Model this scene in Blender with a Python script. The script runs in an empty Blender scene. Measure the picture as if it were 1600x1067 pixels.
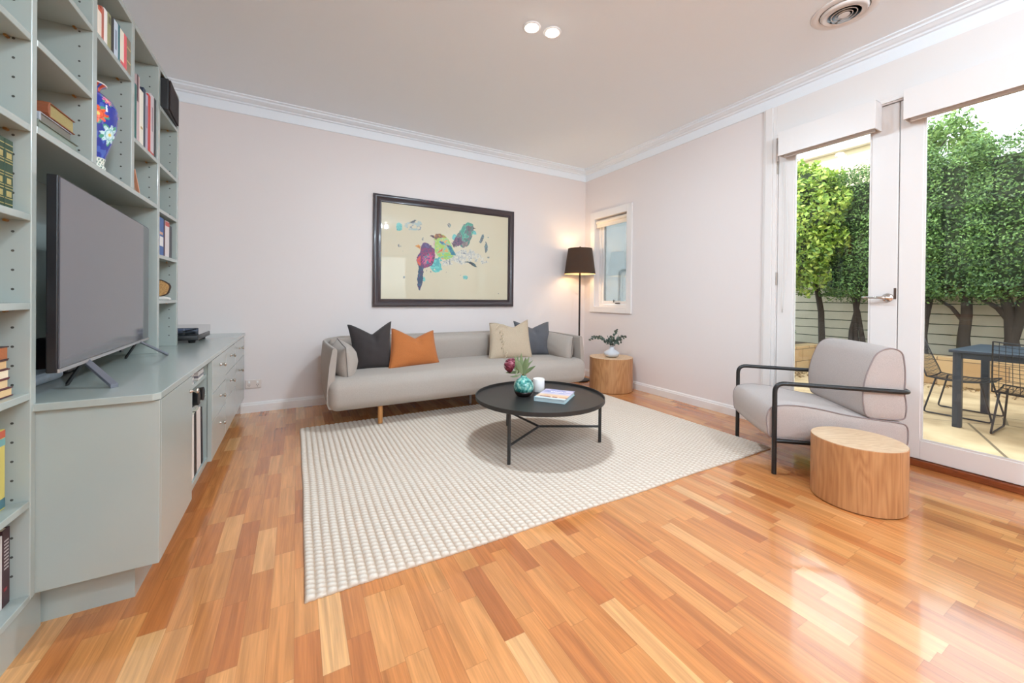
import bpy, bmesh, math, random
import numpy as np
from mathutils import Vector, Matrix
random.seed(7); RNG = np.random.RandomState(11)
D = bpy.data; COL = bpy.context.scene.collection; SC = bpy.context.scene
R = math.radians

# ------------------------------------------------------------------ camera
cam = D.cameras.new('camera'); camo = D.objects.new('camera', cam); COL.objects.link(camo)
cam.sensor_width = 36.0; cam.lens = 602.68 / 1600 * 36.0
cam.shift_y = -(533.5 - 468.98) / 1600; cam.clip_start = 0.05; cam.clip_end = 200
def _cam():
    yaw, pit, rol = R(29.185), R(-0.263), R(-0.5595)
    A = np.array([[math.cos(yaw), -math.sin(yaw), 0], [math.sin(yaw), math.cos(yaw), 0], [0, 0, 1]])
    B = np.array([[1, 0, 0], [0, math.cos(pit), math.sin(pit)], [0, -math.sin(pit), math.cos(pit)]])
    C = np.array([[math.cos(rol), 0, -math.sin(rol)], [0, 1, 0], [math.sin(rol), 0, math.cos(rol)]])
    M = C @ B @ A
    m = Matrix.Identity(4)
    for i in range(3):
        m[i][0] = M[0][i]; m[i][1] = M[2][i]; m[i][2] = -M[1][i]
    m[2][3] = 1.0
    return m
camo.matrix_world = _cam(); SC.camera = camo

# ------------------------------------------------------------------ world, sun, exposure
w = D.worlds.new('sky'); SC.world = w; w.use_nodes = True
nt = w.node_tree; nt.nodes.clear()
wo = nt.nodes.new('ShaderNodeOutputWorld'); bg = nt.nodes.new('ShaderNodeBackground')
tc = nt.nodes.new('ShaderNodeTexCoord'); sx = nt.nodes.new('ShaderNodeSeparateXYZ'); cr = nt.nodes.new('ShaderNodeValToRGB')
cr.color_ramp.elements[0].position = 0.48; cr.color_ramp.elements[0].color = (0.28, 0.28, 0.26, 1)
cr.color_ramp.elements[1].position = 0.52; cr.color_ramp.elements[1].color = (0.92, 0.96, 1.0, 1)
e = cr.color_ramp.elements.new(1.0); e.color = (0.70, 0.84, 1.0, 1)
mp = nt.nodes.new('ShaderNodeMath'); mp.operation = 'MULTIPLY_ADD'; mp.inputs[1].default_value = 0.5; mp.inputs[2].default_value = 0.5
nt.links.new(tc.outputs['Generated'], sx.inputs[0]); nt.links.new(sx.outputs['Z'], mp.inputs[0])
nt.links.new(mp.outputs[0], cr.inputs[0]); nt.links.new(cr.outputs[0], bg.inputs[0]); nt.links.new(bg.outputs[0], wo.inputs[0])
bg.inputs[1].default_value = 4.2
def sun():
    l = D.lights.new('sun', 'SUN'); l.energy = 4.0; l.angle = R(3); l.color = (1, .95, .84)
    o = D.objects.new('sun', l); COL.objects.link(o)
    o.rotation_euler = Vector((.76, -.10, -.60)).to_track_quat('-Z', 'Y').to_euler(); o.location = (0, 0, 9)
sun()
SC.view_settings.view_transform = 'Standard'; SC.view_settings.look = 'None'
SC.view_settings.gamma = 1; SC.view_settings.use_curve_mapping = False
SC.view_settings.exposure = 0.27
SC.cycles.max_bounces = 10; SC.cycles.diffuse_bounces = 5; SC.cycles.glossy_bounces = 4
SC.cycles.transmission_bounces = 6; SC.cycles.transparent_max_bounces = 12
SC.cycles.sample_clamp_indirect = 6; SC.cycles.caustics_reflective = False; SC.cycles.caustics_refractive = False
DOWNLIGHT_W = 17.0
DOWNLIGHTS = [(1.254, 2.028), (1.389, 2.002), (0.35, -0.55), (0.48, -0.55), (1.60, -0.95), (1.73, -0.95), (0.9, -2.3), (1.03, -2.3)]  # first pair is in view, the others are added for light

# ------------------------------------------------------------------ helpers
def lin(c):
    return tuple(((v / 255) / 12.92 if v / 255 <= .04045 else ((v / 255 + .055) / 1.055) ** 2.4) for v in c[:3])
def rgba(c): return lin(c) + (1,)
MATS = {}
def mat(name, col, rough=.6, metal=0, spec=.5, bump=0, bscale=200, vary=0, vscale=30, coat=0, stretch=None, attr=None, emit=0, sheen=0):
    if name in MATS: return MATS[name]
    m = D.materials.new(name); m.use_nodes = True; nt = m.node_tree; b = nt.nodes['Principled BSDF']
    b.inputs['Base Color'].default_value = rgba(col); b.inputs['Roughness'].default_value = rough
    b.inputs['Metallic'].default_value = metal; b.inputs['Specular IOR Level'].default_value = spec
    b.inputs['Coat Weight'].default_value = coat; b.inputs['Coat Roughness'].default_value = .08
    b.inputs['Sheen Weight'].default_value = sheen
    if emit: b.inputs['Emission Color'].default_value = rgba(col); b.inputs['Emission Strength'].default_value = emit
    tc = nt.nodes.new('ShaderNodeTexCoord'); mpn = nt.nodes.new('ShaderNodeMapping')
    nt.links.new(tc.outputs['Object'], mpn.inputs[0])
    if stretch: mpn.inputs['Scale'].default_value = stretch
    src = None
    if attr:
        at = nt.nodes.new('ShaderNodeAttribute'); at.attribute_name = attr
        nt.links.new(at.outputs['Color'], b.inputs['Base Color']); src = at.outputs['Color']
    if vary:
        n = nt.nodes.new('ShaderNodeTexNoise'); n.inputs['Scale'].default_value = vscale; n.inputs['Detail'].default_value = 4
        nt.links.new(mpn.outputs[0], n.inputs['Vector'])
        hs = nt.nodes.new('ShaderNodeHueSaturation'); mr = nt.nodes.new('ShaderNodeMapRange')
        mr.inputs['To Min'].default_value = 1 - vary; mr.inputs['To Max'].default_value = 1 + vary
        mr.inputs['From Min'].default_value = .25; mr.inputs['From Max'].default_value = .75
        nt.links.new(n.outputs['Fac'], mr.inputs['Value']); nt.links.new(mr.outputs[0], hs.inputs['Value'])
        if src: nt.links.new(src, hs.inputs['Color'])
        else: hs.inputs['Color'].default_value = rgba(col)
        nt.links.new(hs.outputs[0], b.inputs['Base Color'])
    if bump:
        n2 = nt.nodes.new('ShaderNodeTexNoise'); n2.inputs['Scale'].default_value = bscale; n2.inputs['Detail'].default_value = 3
        nt.links.new(mpn.outputs[0], n2.inputs['Vector'])
        bp = nt.nodes.new('ShaderNodeBump'); bp.inputs['Strength'].default_value = bump; bp.inputs['Distance'].default_value = .003
        nt.links.new(n2.outputs['Fac'], bp.inputs['Height']); nt.links.new(bp.outputs[0], b.inputs['Normal'])
    MATS[name] = m; return m

class MB:
    def __init__(s): s.v = []; s.f = []; s.m = []; s.n = 0
    def add(s, V, Fc, mi=0):
        s.v.extend([tuple(p) for p in V]); s.f.extend([tuple(i + s.n for i in f) for f in Fc]); s.m.extend([mi] * len(Fc)); s.n += len(V); return s
    def box(s, x0, x1, y0, y1, z0, z1, mi=0):
        V = [(x, y, z) for z in (z0, z1) for y in (y0, y1) for x in (x0, x1)]
        return s.add(V, [(0, 2, 3, 1), (4, 5, 7, 6), (0, 1, 5, 4), (2, 6, 7, 3), (0, 4, 6, 2), (1, 3, 7, 5)], mi)
    def tube(s, pts, r, n=12, closed=False, mi=0, cap=True):
        P = [Vector(p) for p in pts]; k = len(P); rs = r if isinstance(r, (list, tuple)) else [r] * k
        V = []; prev = None
        for i in range(k):
            a = P[i - 1] if (i > 0 or closed) else P[i]; b = P[(i + 1) % k] if (i < k - 1 or closed) else P[i]
            t = (b - a).normalized()
            if prev is None:
                u = t.orthogonal().normalized()
            else:
                u = (prev - t * prev.dot(t)); u = u.normalized() if u.length > 1e-6 else t.orthogonal().normalized()
            prev = u; w_ = t.cross(u)
            for j in range(n):
                an = 2 * math.pi * j / n; V.append(P[i] + (u * math.cos(an) + w_ * math.sin(an)) * rs[i])
        F_ = []
        for i in range(k if closed else k - 1):
            for j in range(n):
                a = i * n + j; b = i * n + (j + 1) % n; c = ((i + 1) % k) * n + (j + 1) % n; d = ((i + 1) % k) * n + j
                F_.append((a, b, c, d))
        if cap and not closed: F_.append(tuple(range(n))[::-1]); F_.append(tuple((k - 1) * n + j for j in range(n)))
        return s.add(V, F_, mi)
    def lathe(s, prof, c=(0, 0, 0), n=32, mi=0, a=1, b=1):
        V = []; F_ = []
        for r, z in prof:
            for j in range(n):
                an = 2 * math.pi * j / n; V.append((c[0] + r * a * math.cos(an), c[1] + r * b * math.sin(an), c[2] + z))
        for i in range(len(prof) - 1):
            for j in range(n):
                F_.append((i * n + j, i * n + (j + 1) % n, (i + 1) * n + (j + 1) % n, (i + 1) * n + j))
        if prof[0][0] > 1e-5: F_.append(tuple(range(n))[::-1])
        if prof[-1][0] > 1e-5: F_.append(tuple((len(prof) - 1) * n + j for j in range(n)))
        return s.add(V, F_, mi)
    def prism(s, poly, axis, a, b, mi=0):
        n = len(poly); V = []
        for t in (a, b):
            for p, q in poly:
                V.append({'x': (t, p, q), 'y': (p, t, q), 'z': (p, q, t)}[axis])
        return s.add(V, [tuple(range(n))[::-1], tuple(range(n, 2 * n))] + [(i, (i + 1) % n, n + (i + 1) % n, n + i) for i in range(n)], mi)
    def rbox(s, x0, x1, y0, y1, z0, z1, r, seg=6, fn=None, mi=0, div=10):
        c = np.array([(x0 + x1) / 2, (y0 + y1) / 2, (z0 + z1) / 2]); h = np.array([(x1 - x0) / 2, (y1 - y0) / 2, (z1 - z0) / 2])
        r = min(r, h.min() * .999)
        def line(hh):
            a = [-hh + r * (1 - math.cos(math.pi / 2 * i / seg)) * 1.0 for i in range(seg)]
            m_ = list(np.linspace(-hh + r, hh - r, div + 1)); return a + m_ + [-q for q in a[::-1]]
        idx = {}; V = []; F_ = []
        L = [line(h[0]), line(h[1]), line(h[2])]
        def vert(p):
            key = tuple(round(float(q), 6) for q in p)
            if key in idx: return idx[key]
            q = np.clip(p, -(h - r), h - r); d = np.array(p) - q; nrm = np.linalg.norm(d)
            q2 = q + (d / nrm * r if nrm > 1e-9 else 0)
            o = q2 + c
            if fn: o = np.array(fn(o[0], o[1], o[2]))
            idx[key] = len(V); V.append(tuple(o)); return idx[key]
        for ax in range(3):
            u, v_ = [(1, 2), (2, 0), (0, 1)][ax]
            for sgn in (-1, 1):
                A, B = L[u], L[v_]
                g = []
                for a in A:
                    row = []
                    for b in B:
                        p = [0, 0, 0]; p[ax] = sgn * h[ax]; p[u] = a; p[v_] = b; row.append(vert(p))
                    g.append(row)
                for i in range(len(A) - 1):
                    for j in range(len(B) - 1):
                        q = (g[i][j], g[i + 1][j], g[i + 1][j + 1], g[i][j + 1])
                        F_.append(q if sgn > 0 else q[::-1])
        return s.add(V, F_, mi)
    def build(s, name, mats, parent=None, smooth=False, bevel=0, bseg=2, loc=None, sub=0):
        me = D.meshes.new(name); me.from_pydata(s.v, [], s.f); me.update()
        if not isinstance(mats, (list, tuple)): mats = [mats]
        for m in mats: me.materials.append(m)
        if any(s.m): me.polygons.foreach_set('material_index', s.m)
        if smooth:
            me.polygons.foreach_set('use_smooth', [True] * len(me.polygons))
            if smooth == 'auto': me.set_sharp_from_angle(angle=R(35))
        o = D.objects.new(name, me); COL.objects.link(o)
        if parent: o.parent = parent
        if loc: o.location = loc
        if bevel:
            b = o.modifiers.new('bevel', 'BEVEL'); b.width = bevel; b.segments = bseg; b.limit_method = 'ANGLE'; b.harden_normals = False
        if sub:
            q = o.modifiers.new('sub', 'SUBSURF'); q.levels = sub; q.render_levels = sub
        return o
def tag(o, label=None, cat=None, group=None, kind=None):
    if label: o['label'] = label
    if cat: o['category'] = cat
    if group: o['group'] = group
    if kind: o['kind'] = kind
    return o
def empty(name, loc=(0, 0, 0), rz=0, rot=None):
    o = D.objects.new(name, None); COL.objects.link(o); o.location = loc; o.rotation_euler = rot or (0, 0, rz); o.empty_display_size = .05; return o
def thing(name, label, cat, loc=(0, 0, 0), rz=0, group=None, rot=None): return tag(empty(name, loc, rz, rot), label, cat, group)
def arc(c, r, a0, a1, n, plane='xy'):
    out = []
    for i in range(n + 1):
        a = R(a0 + (a1 - a0) * i / n); p, q = c[0] + r * math.cos(a), c[1] + r * math.sin(a); out.append((p, q))
    return out
def rounded_path(pts, r, n=6):
    P = [Vector(p) for p in pts]; out = [P[0]]
    for i in range(1, len(P) - 1):
        a = (P[i - 1] - P[i]); b = (P[i + 1] - P[i]); rr = min(r, a.length * .49, b.length * .49); a.normalize(); b.normalize()
        p0 = P[i] + a * rr; p1 = P[i] + b * rr
        for k in range(n + 1):
            t = k / n; out.append(p0 * (1 - t) ** 2 + P[i] * 2 * t * (1 - t) + p1 * t * t)
    out.append(P[-1]); return out

# ------------------------------------------------------------------ materials
def M_floor():
    m = D.materials.new('strip_timber_floor'); m.use_nodes = True; nt = m.node_tree; N = nt.nodes; L = nt.links; b = N['Principled BSDF']
    tc = N.new('ShaderNodeTexCoord'); s = N.new('ShaderNodeSeparateXYZ'); L.new(tc.outputs['Object'], s.inputs[0])
    def mth(op, a, b_=None, c=None):
        n = N.new('ShaderNodeMath'); n.operation = op
        for i, v in enumerate((a, b_, c)):
            if v is None: continue
            if isinstance(v, (int, float)): n.inputs[i].default_value = v
            else: L.new(v, n.inputs[i])
        return n.outputs[0]
    W = .067
    xs = mth('DIVIDE', s.outputs['X'], W); xi = mth('FLOOR', xs); xf = mth('FRACT', xs)
    wn = N.new('ShaderNodeTexWhiteNoise'); wn.noise_dimensions = '1D'; L.new(xi, wn.inputs['W'])
    wn2 = N.new('ShaderNodeTexWhiteNoise'); wn2.noise_dimensions = '1D'; L.new(mth('ADD', xi, 77.3), wn2.inputs['W'])
    ln = mth('MULTIPLY_ADD', wn2.outputs['Value'], .16, .25)
    ys = mth('DIVIDE', mth('ADD', s.outputs['Y'], mth('MULTIPLY', wn.outputs['Value'], 9.0)), ln)
    yi = mth('FLOOR', ys); yf = mth('FRACT', ys)
    cmb = N.new('ShaderNodeCombineXYZ'); L.new(xi, cmb.inputs[0]); L.new(yi, cmb.inputs[1])
    wid = N.new('ShaderNodeTexWhiteNoise'); wid.noise_dimensions = '3D'; L.new(cmb.outputs[0], wid.inputs['Vector'])
    ramp = N.new('ShaderNodeValToRGB'); cols = [(0, (176, 108, 68)), (.10, (190, 121, 78)), (.35, (202, 134, 86)), (.6, (208, 143, 93)), (.88, (215, 153, 102)), (1, (226, 174, 124))]
    el = ramp.color_ramp.elements; el[0].position, el[0].color = 0, rgba(cols[0][1]); el[1].position, el[1].color = 1, rgba(cols[-1][1])
    for p, c in cols[1:-1]: q = el.new(p); q.color = rgba(c)
    L.new(wid.outputs['Value'], ramp.inputs[0])
    # grain, running along the boards and different on each one
    off = N.new('ShaderNodeVectorMath'); off.operation = 'SCALE'; off.inputs['Scale'].default_value = 13; L.new(wid.outputs['Color'], off.inputs[0])
    ad = N.new('ShaderNodeVectorMath'); ad.operation = 'ADD'; L.new(tc.outputs['Object'], ad.inputs[0]); L.new(off.outputs[0], ad.inputs[1])
    mp_ = N.new('ShaderNodeMapping'); mp_.inputs['Scale'].default_value = (30, 1.6, 1); L.new(ad.outputs[0], mp_.inputs[0])
    n1 = N.new('ShaderNodeTexNoise'); n1.inputs['Scale'].default_value = 1.4; n1.inputs['Detail'].default_value = 6; n1.inputs['Distortion'].default_value = .8; L.new(mp_.outputs[0], n1.inputs['Vector'])
    mp2 = N.new('ShaderNodeMapping'); mp2.inputs['Scale'].default_value = (150, 5, 1); L.new(ad.outputs[0], mp2.inputs[0])
    n2 = N.new('ShaderNodeTexNoise'); n2.inputs['Scale'].default_value = 1.5; n2.inputs['Detail'].default_value = 4; L.new(mp2.outputs[0], n2.inputs['Vector'])
    mr = N.new('ShaderNodeMapRange'); mr.inputs['From Min'].default_value = .3; mr.inputs['From Max'].default_value = .7; mr.inputs['To Min'].default_value = .74; mr.inputs['To Max'].default_value = 1.16; L.new(n1.outputs['Fac'], mr.inputs['Value'])
    mr2 = N.new('ShaderNodeMapRange'); mr2.inputs['From Min'].default_value = .35; mr2.inputs['From Max'].default_value = .65; mr2.inputs['To Min'].default_value = .91; mr2.inputs['To Max'].default_value = 1.06; L.new(n2.outputs['Fac'], mr2.inputs['Value'])
    # thin joints
    jx = mth('LESS_THAN', mth('MINIMUM', xf, mth('SUBTRACT', 1, xf)), .012); yl = mth('MULTIPLY', mth('MINIMUM', yf, mth('SUBTRACT', 1, yf)), ln); jy = mth('LESS_THAN', yl, .0009)
    j = mth('SUBTRACT', 1, mth('MULTIPLY', mth('MAXIMUM', jx, jy), .22))
    val = mth('MULTIPLY', mth('MULTIPLY', mr.outputs[0], mr2.outputs[0]), j)
    hs = N.new('ShaderNodeHueSaturation'); L.new(ramp.outputs[0], hs.inputs['Color']); L.new(val, hs.inputs['Value']); hs.inputs['Saturation'].default_value = 1.06
    L.new(hs.outputs[0], b.inputs['Base Color'])
    b.inputs['Roughness'].default_value = .22; b.inputs['Specular IOR Level'].default_value = .5
    b.inputs['Coat Weight'].default_value = .6; b.inputs['Coat Roughness'].default_value = .07
    bp = N.new('ShaderNodeBump'); bp.inputs['Strength'].default_value = .12; bp.inputs['Distance'].default_value = .002
    n3 = N.new('ShaderNodeTexNoise'); n3.inputs['Scale'].default_value = 9; L.new(tc.outputs['Object'], n3.inputs['Vector'])
    L.new(mth('ADD', mth('MULTIPLY', n3.outputs['Fac'], .5), j), bp.inputs['Height'])
    L.new(bp.outputs[0], b.inputs['Normal']); L.new(bp.outputs[0], b.inputs['Coat Normal'])
    return m
def M_wood(name, c0, c1, sc=(9, 9, .9), rings=5, rough=.45, dist=3):
    m = D.materials.new(name); m.use_nodes = True; nt = m.node_tree; N = nt.nodes; L = nt.links; b = N['Principled BSDF']
    tc = N.new('ShaderNodeTexCoord'); mp_ = N.new('ShaderNodeMapping'); mp_.inputs['Scale'].default_value = sc; L.new(tc.outputs['Object'], mp_.inputs[0])
    n1 = N.new('ShaderNodeTexNoise'); n1.inputs['Scale'].default_value = 1; n1.inputs['Detail'].default_value = 2; n1.inputs['Distortion'].default_value = .3; L.new(mp_.outputs[0], n1.inputs['Vector'])
    mm = N.new('ShaderNodeMath'); mm.operation = 'MULTIPLY'; mm.inputs[1].default_value = rings * 2; L.new(n1.outputs['Fac'], mm.inputs[0])
    fr = N.new('ShaderNodeMath'); fr.operation = 'PINGPONG'; fr.inputs[1].default_value = .5; L.new(mm.outputs[0], fr.inputs[0])
    mp2 = N.new('ShaderNodeMapping'); mp2.inputs['Scale'].default_value = tuple(k * 18 if k > 2 else k * 5 for k in sc); L.new(tc.outputs['Object'], mp2.inputs[0])
    n2 = N.new('ShaderNodeTexNoise'); n2.inputs['Scale'].default_value = 1; n2.inputs['Detail'].default_value = 3; L.new(mp2.outputs[0], n2.inputs['Vector'])
    ad = N.new('ShaderNodeMath'); ad.operation = 'MULTIPLY_ADD'; ad.inputs[1].default_value = .9; L.new(fr.outputs[0], ad.inputs[0])
    sb = N.new('ShaderNodeMath'); sb.operation = 'SUBTRACT'; sb.inputs[1].default_value = .25; L.new(n2.outputs['Fac'], sb.inputs[0]); L.new(sb.outputs[0], ad.inputs[2])
    rp = N.new('ShaderNodeValToRGB'); rp.color_ramp.elements[0].color = rgba(c1); rp.color_ramp.elements[1].color = rgba(c0); rp.color_ramp.elements[0].position = .1; rp.color_ramp.elements[1].position = .75
    L.new(ad.outputs[0], rp.inputs[0]); L.new(rp.outputs[0], b.inputs['Base Color']); b.inputs['Roughness'].default_value = rough
    return m
def M_glass(name='clear_glass', tint=(250, 253, 252), refl=.9):
    m = D.materials.new(name); m.use_nodes = True; nt = m.node_tree; N = nt.nodes; L = nt.links; N.clear()
    o = N.new('ShaderNodeOutputMaterial'); mx = N.new('ShaderNodeMixShader'); t = N.new('ShaderNodeBsdfTransparent'); g = N.new('ShaderNodeBsdfGlossy')
    t.inputs[0].default_value = rgba(tint); g.inputs['Roughness'].default_value = .01
    fr = N.new('ShaderNodeFresnel'); fr.inputs[0].default_value = 1.45; mu = N.new('ShaderNodeMath'); mu.operation = 'MULTIPLY'; mu.inputs[1].default_value = refl
    L.new(fr.outputs[0], mu.inputs[0]); L.new(mu.outputs[0], mx.inputs[0]); L.new(t.outputs[0], mx.inputs[1]); L.new(g.outputs[0], mx.inputs[2]); L.new(mx.outputs[0], o.inputs[0])
    return m
def M_leaf(name, c0, c1, c2):
    m = D.materials.new(name); m.use_nodes = True; nt = m.node_tree; N = nt.nodes; L = nt.links; b = N['Principled BSDF']
    g = N.new('ShaderNodeNewGeometry'); rp = N.new('ShaderNodeValToRGB'); rp.color_ramp.elements[0].color = rgba(c0); rp.color_ramp.elements[1].color = rgba(c2)
    q = rp.color_ramp.elements.new(.5); q.color = rgba(c1); L.new(g.outputs['Random Per Island'], rp.inputs[0]); L.new(rp.outputs[0], b.inputs['Base Color'])
    b.inputs['Roughness'].default_value = .45
    t = N.new('ShaderNodeBsdfTranslucent'); L.new(rp.outputs[0], t.inputs[0]); mx = N.new('ShaderNodeMixShader'); mx.inputs[0].default_value = .3
    o = N['Material Output']; L.new(b.outputs[0], mx.inputs[1]); L.new(t.outputs[0], mx.inputs[2]); L.new(mx.outputs[0], o.inputs[0])
    return m
WALL = mat('wall_paint', (230, 221, 218), .7, bump=.05, bscale=120)
CEIL = mat('ceiling_paint', (243, 249, 254), .8)
CORN = mat('cornice_paint', (238, 243, 248), .5)
TRIM = mat('trim_gloss_white', (233, 228, 225), .35)
SAGE = mat('sage_cabinet_paint', (169, 176, 170), .25, coat=.4)
FLOOR = M_floor()
GLASS = M_glass()
SILLW = M_wood('red_timber_sill', (140, 72, 38), (104, 48, 24), (3, 3, 60), 3, .3)
CHROME = mat('chrome', (215, 212, 208), .12, 1)
NICKEL = mat('brushed_nickel', (190, 182, 172), .25, 1)
BLACKM = mat('black_metal', (26, 25, 25), .4, spec=.5)
# ------------------------------------------------------------------ the room
XR, YB, XL, YF, ZC = 3.32, 3.98, -.99, -3.2, 2.67
def struct(name, mb, m, parent=None, **k):
    o = mb.build(name, m, parent, **k)
    if not parent: o['kind'] = 'structure'
    return o
struct('floor', MB().box(XL, XR + .13, YF, YB, -.06, 0), FLOOR)
struct('ceiling', MB().box(XL - .2, XR + .35, YF - .2, YB + .2, ZC, ZC + .1), CEIL)
struct('wall_back', MB().box(XL - .2, XR + .15, YB, YB + .2, -.1, ZC), WALL)
struct('wall_left', MB().box(XL - .2, XL, YF - .2, YB, -.1, ZC), WALL)
WY0, WY1, WZ0, WZ1 = 3.232, 3.776, .908, 2.015
DY0, DY1, DZ1 = .236, 1.655, 2.275
b = MB(); T = .13
b.box(XR, XR + T, WY1, YB, -.1, ZC); b.box(XR, XR + T, WY0, WY1, -.1, WZ0); b.box(XR, XR + T, WY0, WY1, WZ1, ZC)
b.box(XR, XR + T, DY1, WY0, -.1, ZC); b.box(XR, XR + T, DY0, DY1, DZ1, ZC); b.box(XR, XR + T, -.7, DY0, -.1, ZC)
b.box(XR, XR + T, -2.7, -.7, DZ1, ZC); b.box(XR, XR + T, YF, -2.7, -.1, ZC)
struct('wall_right', b, WALL)
b = MB(); b.box(XL, 1.2, YF - .2, YF, -.1, ZC); b.box(2.8, XR + T, YF - .2, YF, -.1, ZC); b.box(1.2, 2.8, YF - .2, YF, -.1, .9); b.box(1.2, 2.8, YF - .2, YF, 2.2, ZC)
struct('wall_front', b, WALL)
b = MB(); b.box(XR - .1, XR + .1, YF - 1, 5.1, ZC + .1, 5.0)  # unseen wall added above the house to keep sun off the courtyard
struct('wall_sun_block', b, mat('sun_block_render', (205, 203, 198), .8))
# cornice
prof = [(0, 2.54), (.008, 2.54), (.014, 2.615), (.03, 2.618), (.034, 2.628), (.052, 2.632), (.072, 2.644), (.080, 2.644), (.082, 2.656), (.1, 2.662), (.1, ZC), (0, ZC)]
def runner(prof, axis, wallpos, sgn, a, b_, m0=1, m1=1):
    mb = MB(); V = []; n = len(prof)
    for end, mt in ((a, m0), (b_, m1)):
        for d, z in prof:
            e = end + (d * mt)
            V.append((wallpos + sgn * d, e, z) if axis == 'y' else (e, wallpos + sgn * d, z))
    mb.add(V, [tuple(range(n)), tuple(range(2 * n - 1, n - 1, -1))] + [(i, n + i, n + (i + 1) % n, (i + 1) % n) for i in range(n)])
    return mb
struct('trim_1', runner(prof, 'x', YB, -1, XL, XR, 1, -1), CORN)
struct('trim_2', runner(prof, 'y', XR, -1, YF, YB, 0, -1), CORN)
bp = [(0, 0), (.018, 0), (.018, .062), (.012, .07), (.012, .076), (.004, .086), (0, .086)]
struct('baseboard_back', runner(bp, 'x', YB, -1, -.41, XR, 0, -1), TRIM)
struct('baseboard_right', runner(bp, 'y', XR, -1, 1.755, YB, 0, -1), TRIM)

# ------------------------------------------------------------------ small window on the right wall
win = tag(empty('window_1', (XR, 3.504, WZ0)), 'narrow white awning window beside the floor lamp', None, kind='structure')
def wl(mb): mb.v = [(x - XR, y - 3.504, z - WZ0) for x, y, z in mb.v]; return mb
b = MB(); AX = XR - .02
b.box(AX, XR, WY1, WY1 + .078, WZ0 - .07, WZ1 + .085); b.box(AX, XR, WY0 - .078, WY0, WZ0 - .07, WZ1 + .085)
b.box(AX, XR, WY0, WY1, WZ1, WZ1 + .085); b.box(AX, XR, WY0, WY1, WZ0 - .07, WZ0)
wl(b).build('architrave', TRIM, win, bevel=.003)
b = MB(); b.box(XR + .062, XR + .12, WY1 - .035, WY1, WZ0, WZ1); b.box(XR + .062, XR + .12, WY0, WY0 + .035, WZ0, WZ1); b.box(XR + .062, XR + .12, WY0 + .035, WY1 - .035, WZ0, WZ0 + .03); b.box(XR + .062, XR + .12, WY0 + .035, WY1 - .035, WZ1 - .03, WZ1)
wl(b).build('window_frame', TRIM, win, bevel=.002)
b = MB(); y0, y1, z0, z1 = WY0 + .037, WY1 - .037, WZ0 + .032, WZ1 - .032; s = .04
b.box(XR + .07, XR + .105, y1 - s, y1, z0, z1); b.box(XR + .07, XR + .105, y0, y0 + s, z0, z1); b.box(XR + .07, XR + .105, y0 + s, y1 - s, z0, z0 + s); b.box(XR + .07, XR + .105, y0 + s, y1 - s, z1 - s, z1)
sash = wl(b).build('sash', TRIM, win, bevel=.002)
wl(MB().box(XR + .084, XR + .089, y0 + s, y1 - s, z0 + s, z1 - s)).build('pane', GLASS, sash)
b = MB(); b.tube([(XR + .012, WY0 + .01, WZ1 - .045), (XR + .012, WY1 - .01, WZ1 - .045)], .022, 16); b.box(XR + .008, XR + .011, WY0 + .012, WY1 - .012, WZ1 - .10, WZ1 - .045); b.box(XR + .004, XR + .016, WY0 + .012, WY1 - .012, WZ1 - .112, WZ1 - .098)
wl(b).build('roller_blind', mat('blind_cream', (240, 226, 208), .8), win)
b = MB(); b.tube([(XR + .055, 3.50, WZ0 + .055), (XR + .055, 3.50, WZ0 + .09)], .006, 8); b.tube([(XR + .055, 3.40, WZ0 + .045), (XR + .055, 3.47, WZ0 + .045)], .007, 8)
wl(b).build('window_winder', mat('dark_bronze', (70, 60, 52), .4, .6), win)
# ------------------------------------------------------------------ french doors
b = MB()
for y0, y1, d in ((DY1, 1.68, .012), (1.68, 1.735, .022), (1.735, 1.752, .014)): b.box(XR - d, XR, y0, y1, 0, 2.54)
b.box(XR - .012, XR, DY0 - .1, DY1, DZ1 + .03, 2.54)
struct('trim_3', b, TRIM, bevel=.003)
b = MB(); b.box(XR, XR + T + .02, DY1 - .004, DY1, .04, DZ1); b.box(XR - .012, XR + T + .02, DY0, DY1, DZ1 + .008, DZ1 + .03); struct('trim_4', b, TRIM)
struct('trim_5', MB().box(XR - .012, XR + T + .04, DY0, DY1, 0, .038), SILLW, bevel=.003)
def leaf(n, y0, y1, glass0, glass1, label):
    d = tag(empty(n, (XR + .03, (y0 + y1) / 2, .04)), label, None, kind='structure')
    def loc(mb): mb.v = [(x - XR - .03, y - (y0 + y1) / 2, z - .04) for x, y, z in mb.v]; return mb
    b = MB(); xa, xb = XR + .01, XR + .062; zt, zb = 2.135, .157
    b.box(xa, xb, y0, glass0, .042, DZ1 - .004); b.box(xa, xb, glass1, y1, .042, DZ1 - .004); b.box(xa, xb, glass0, glass1, .042, zb); b.box(xa, xb, glass0, glass1, zt, DZ1 - .004)
    loc(b).build('door_frame', TRIM, d, bevel=.003)
    loc(MB().box(xa + .018, xa + .024, glass0, glass1, zb, zt)).build('pane', GLASS, d)
    b = MB()
    for xx, q, dx_ in ((xa + .004, .010, .013),): b.box(xx, xx + dx_, glass0, glass0 + q, zb, zt); b.box(xx, xx + dx_, glass1 - q, glass1, zb, zt); b.box(xx, xx + dx_, glass0 + q, glass1 - q, zb, zb + q); b.box(xx, xx + dx_, glass0 + q, glass1 - q, zt - q, zt)
    loc(b).build('glazing_bead', TRIM, d)
    return d, loc
d1, loc1 = leaf('door_1', .947, 1.648, 1.08, 1.54, 'left glazed french door leaf with chrome lever handle')
d2, loc2 = leaf('door_2', .242, .942, .345, .836, 'right glazed french door leaf cut off by the frame edge')
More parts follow.
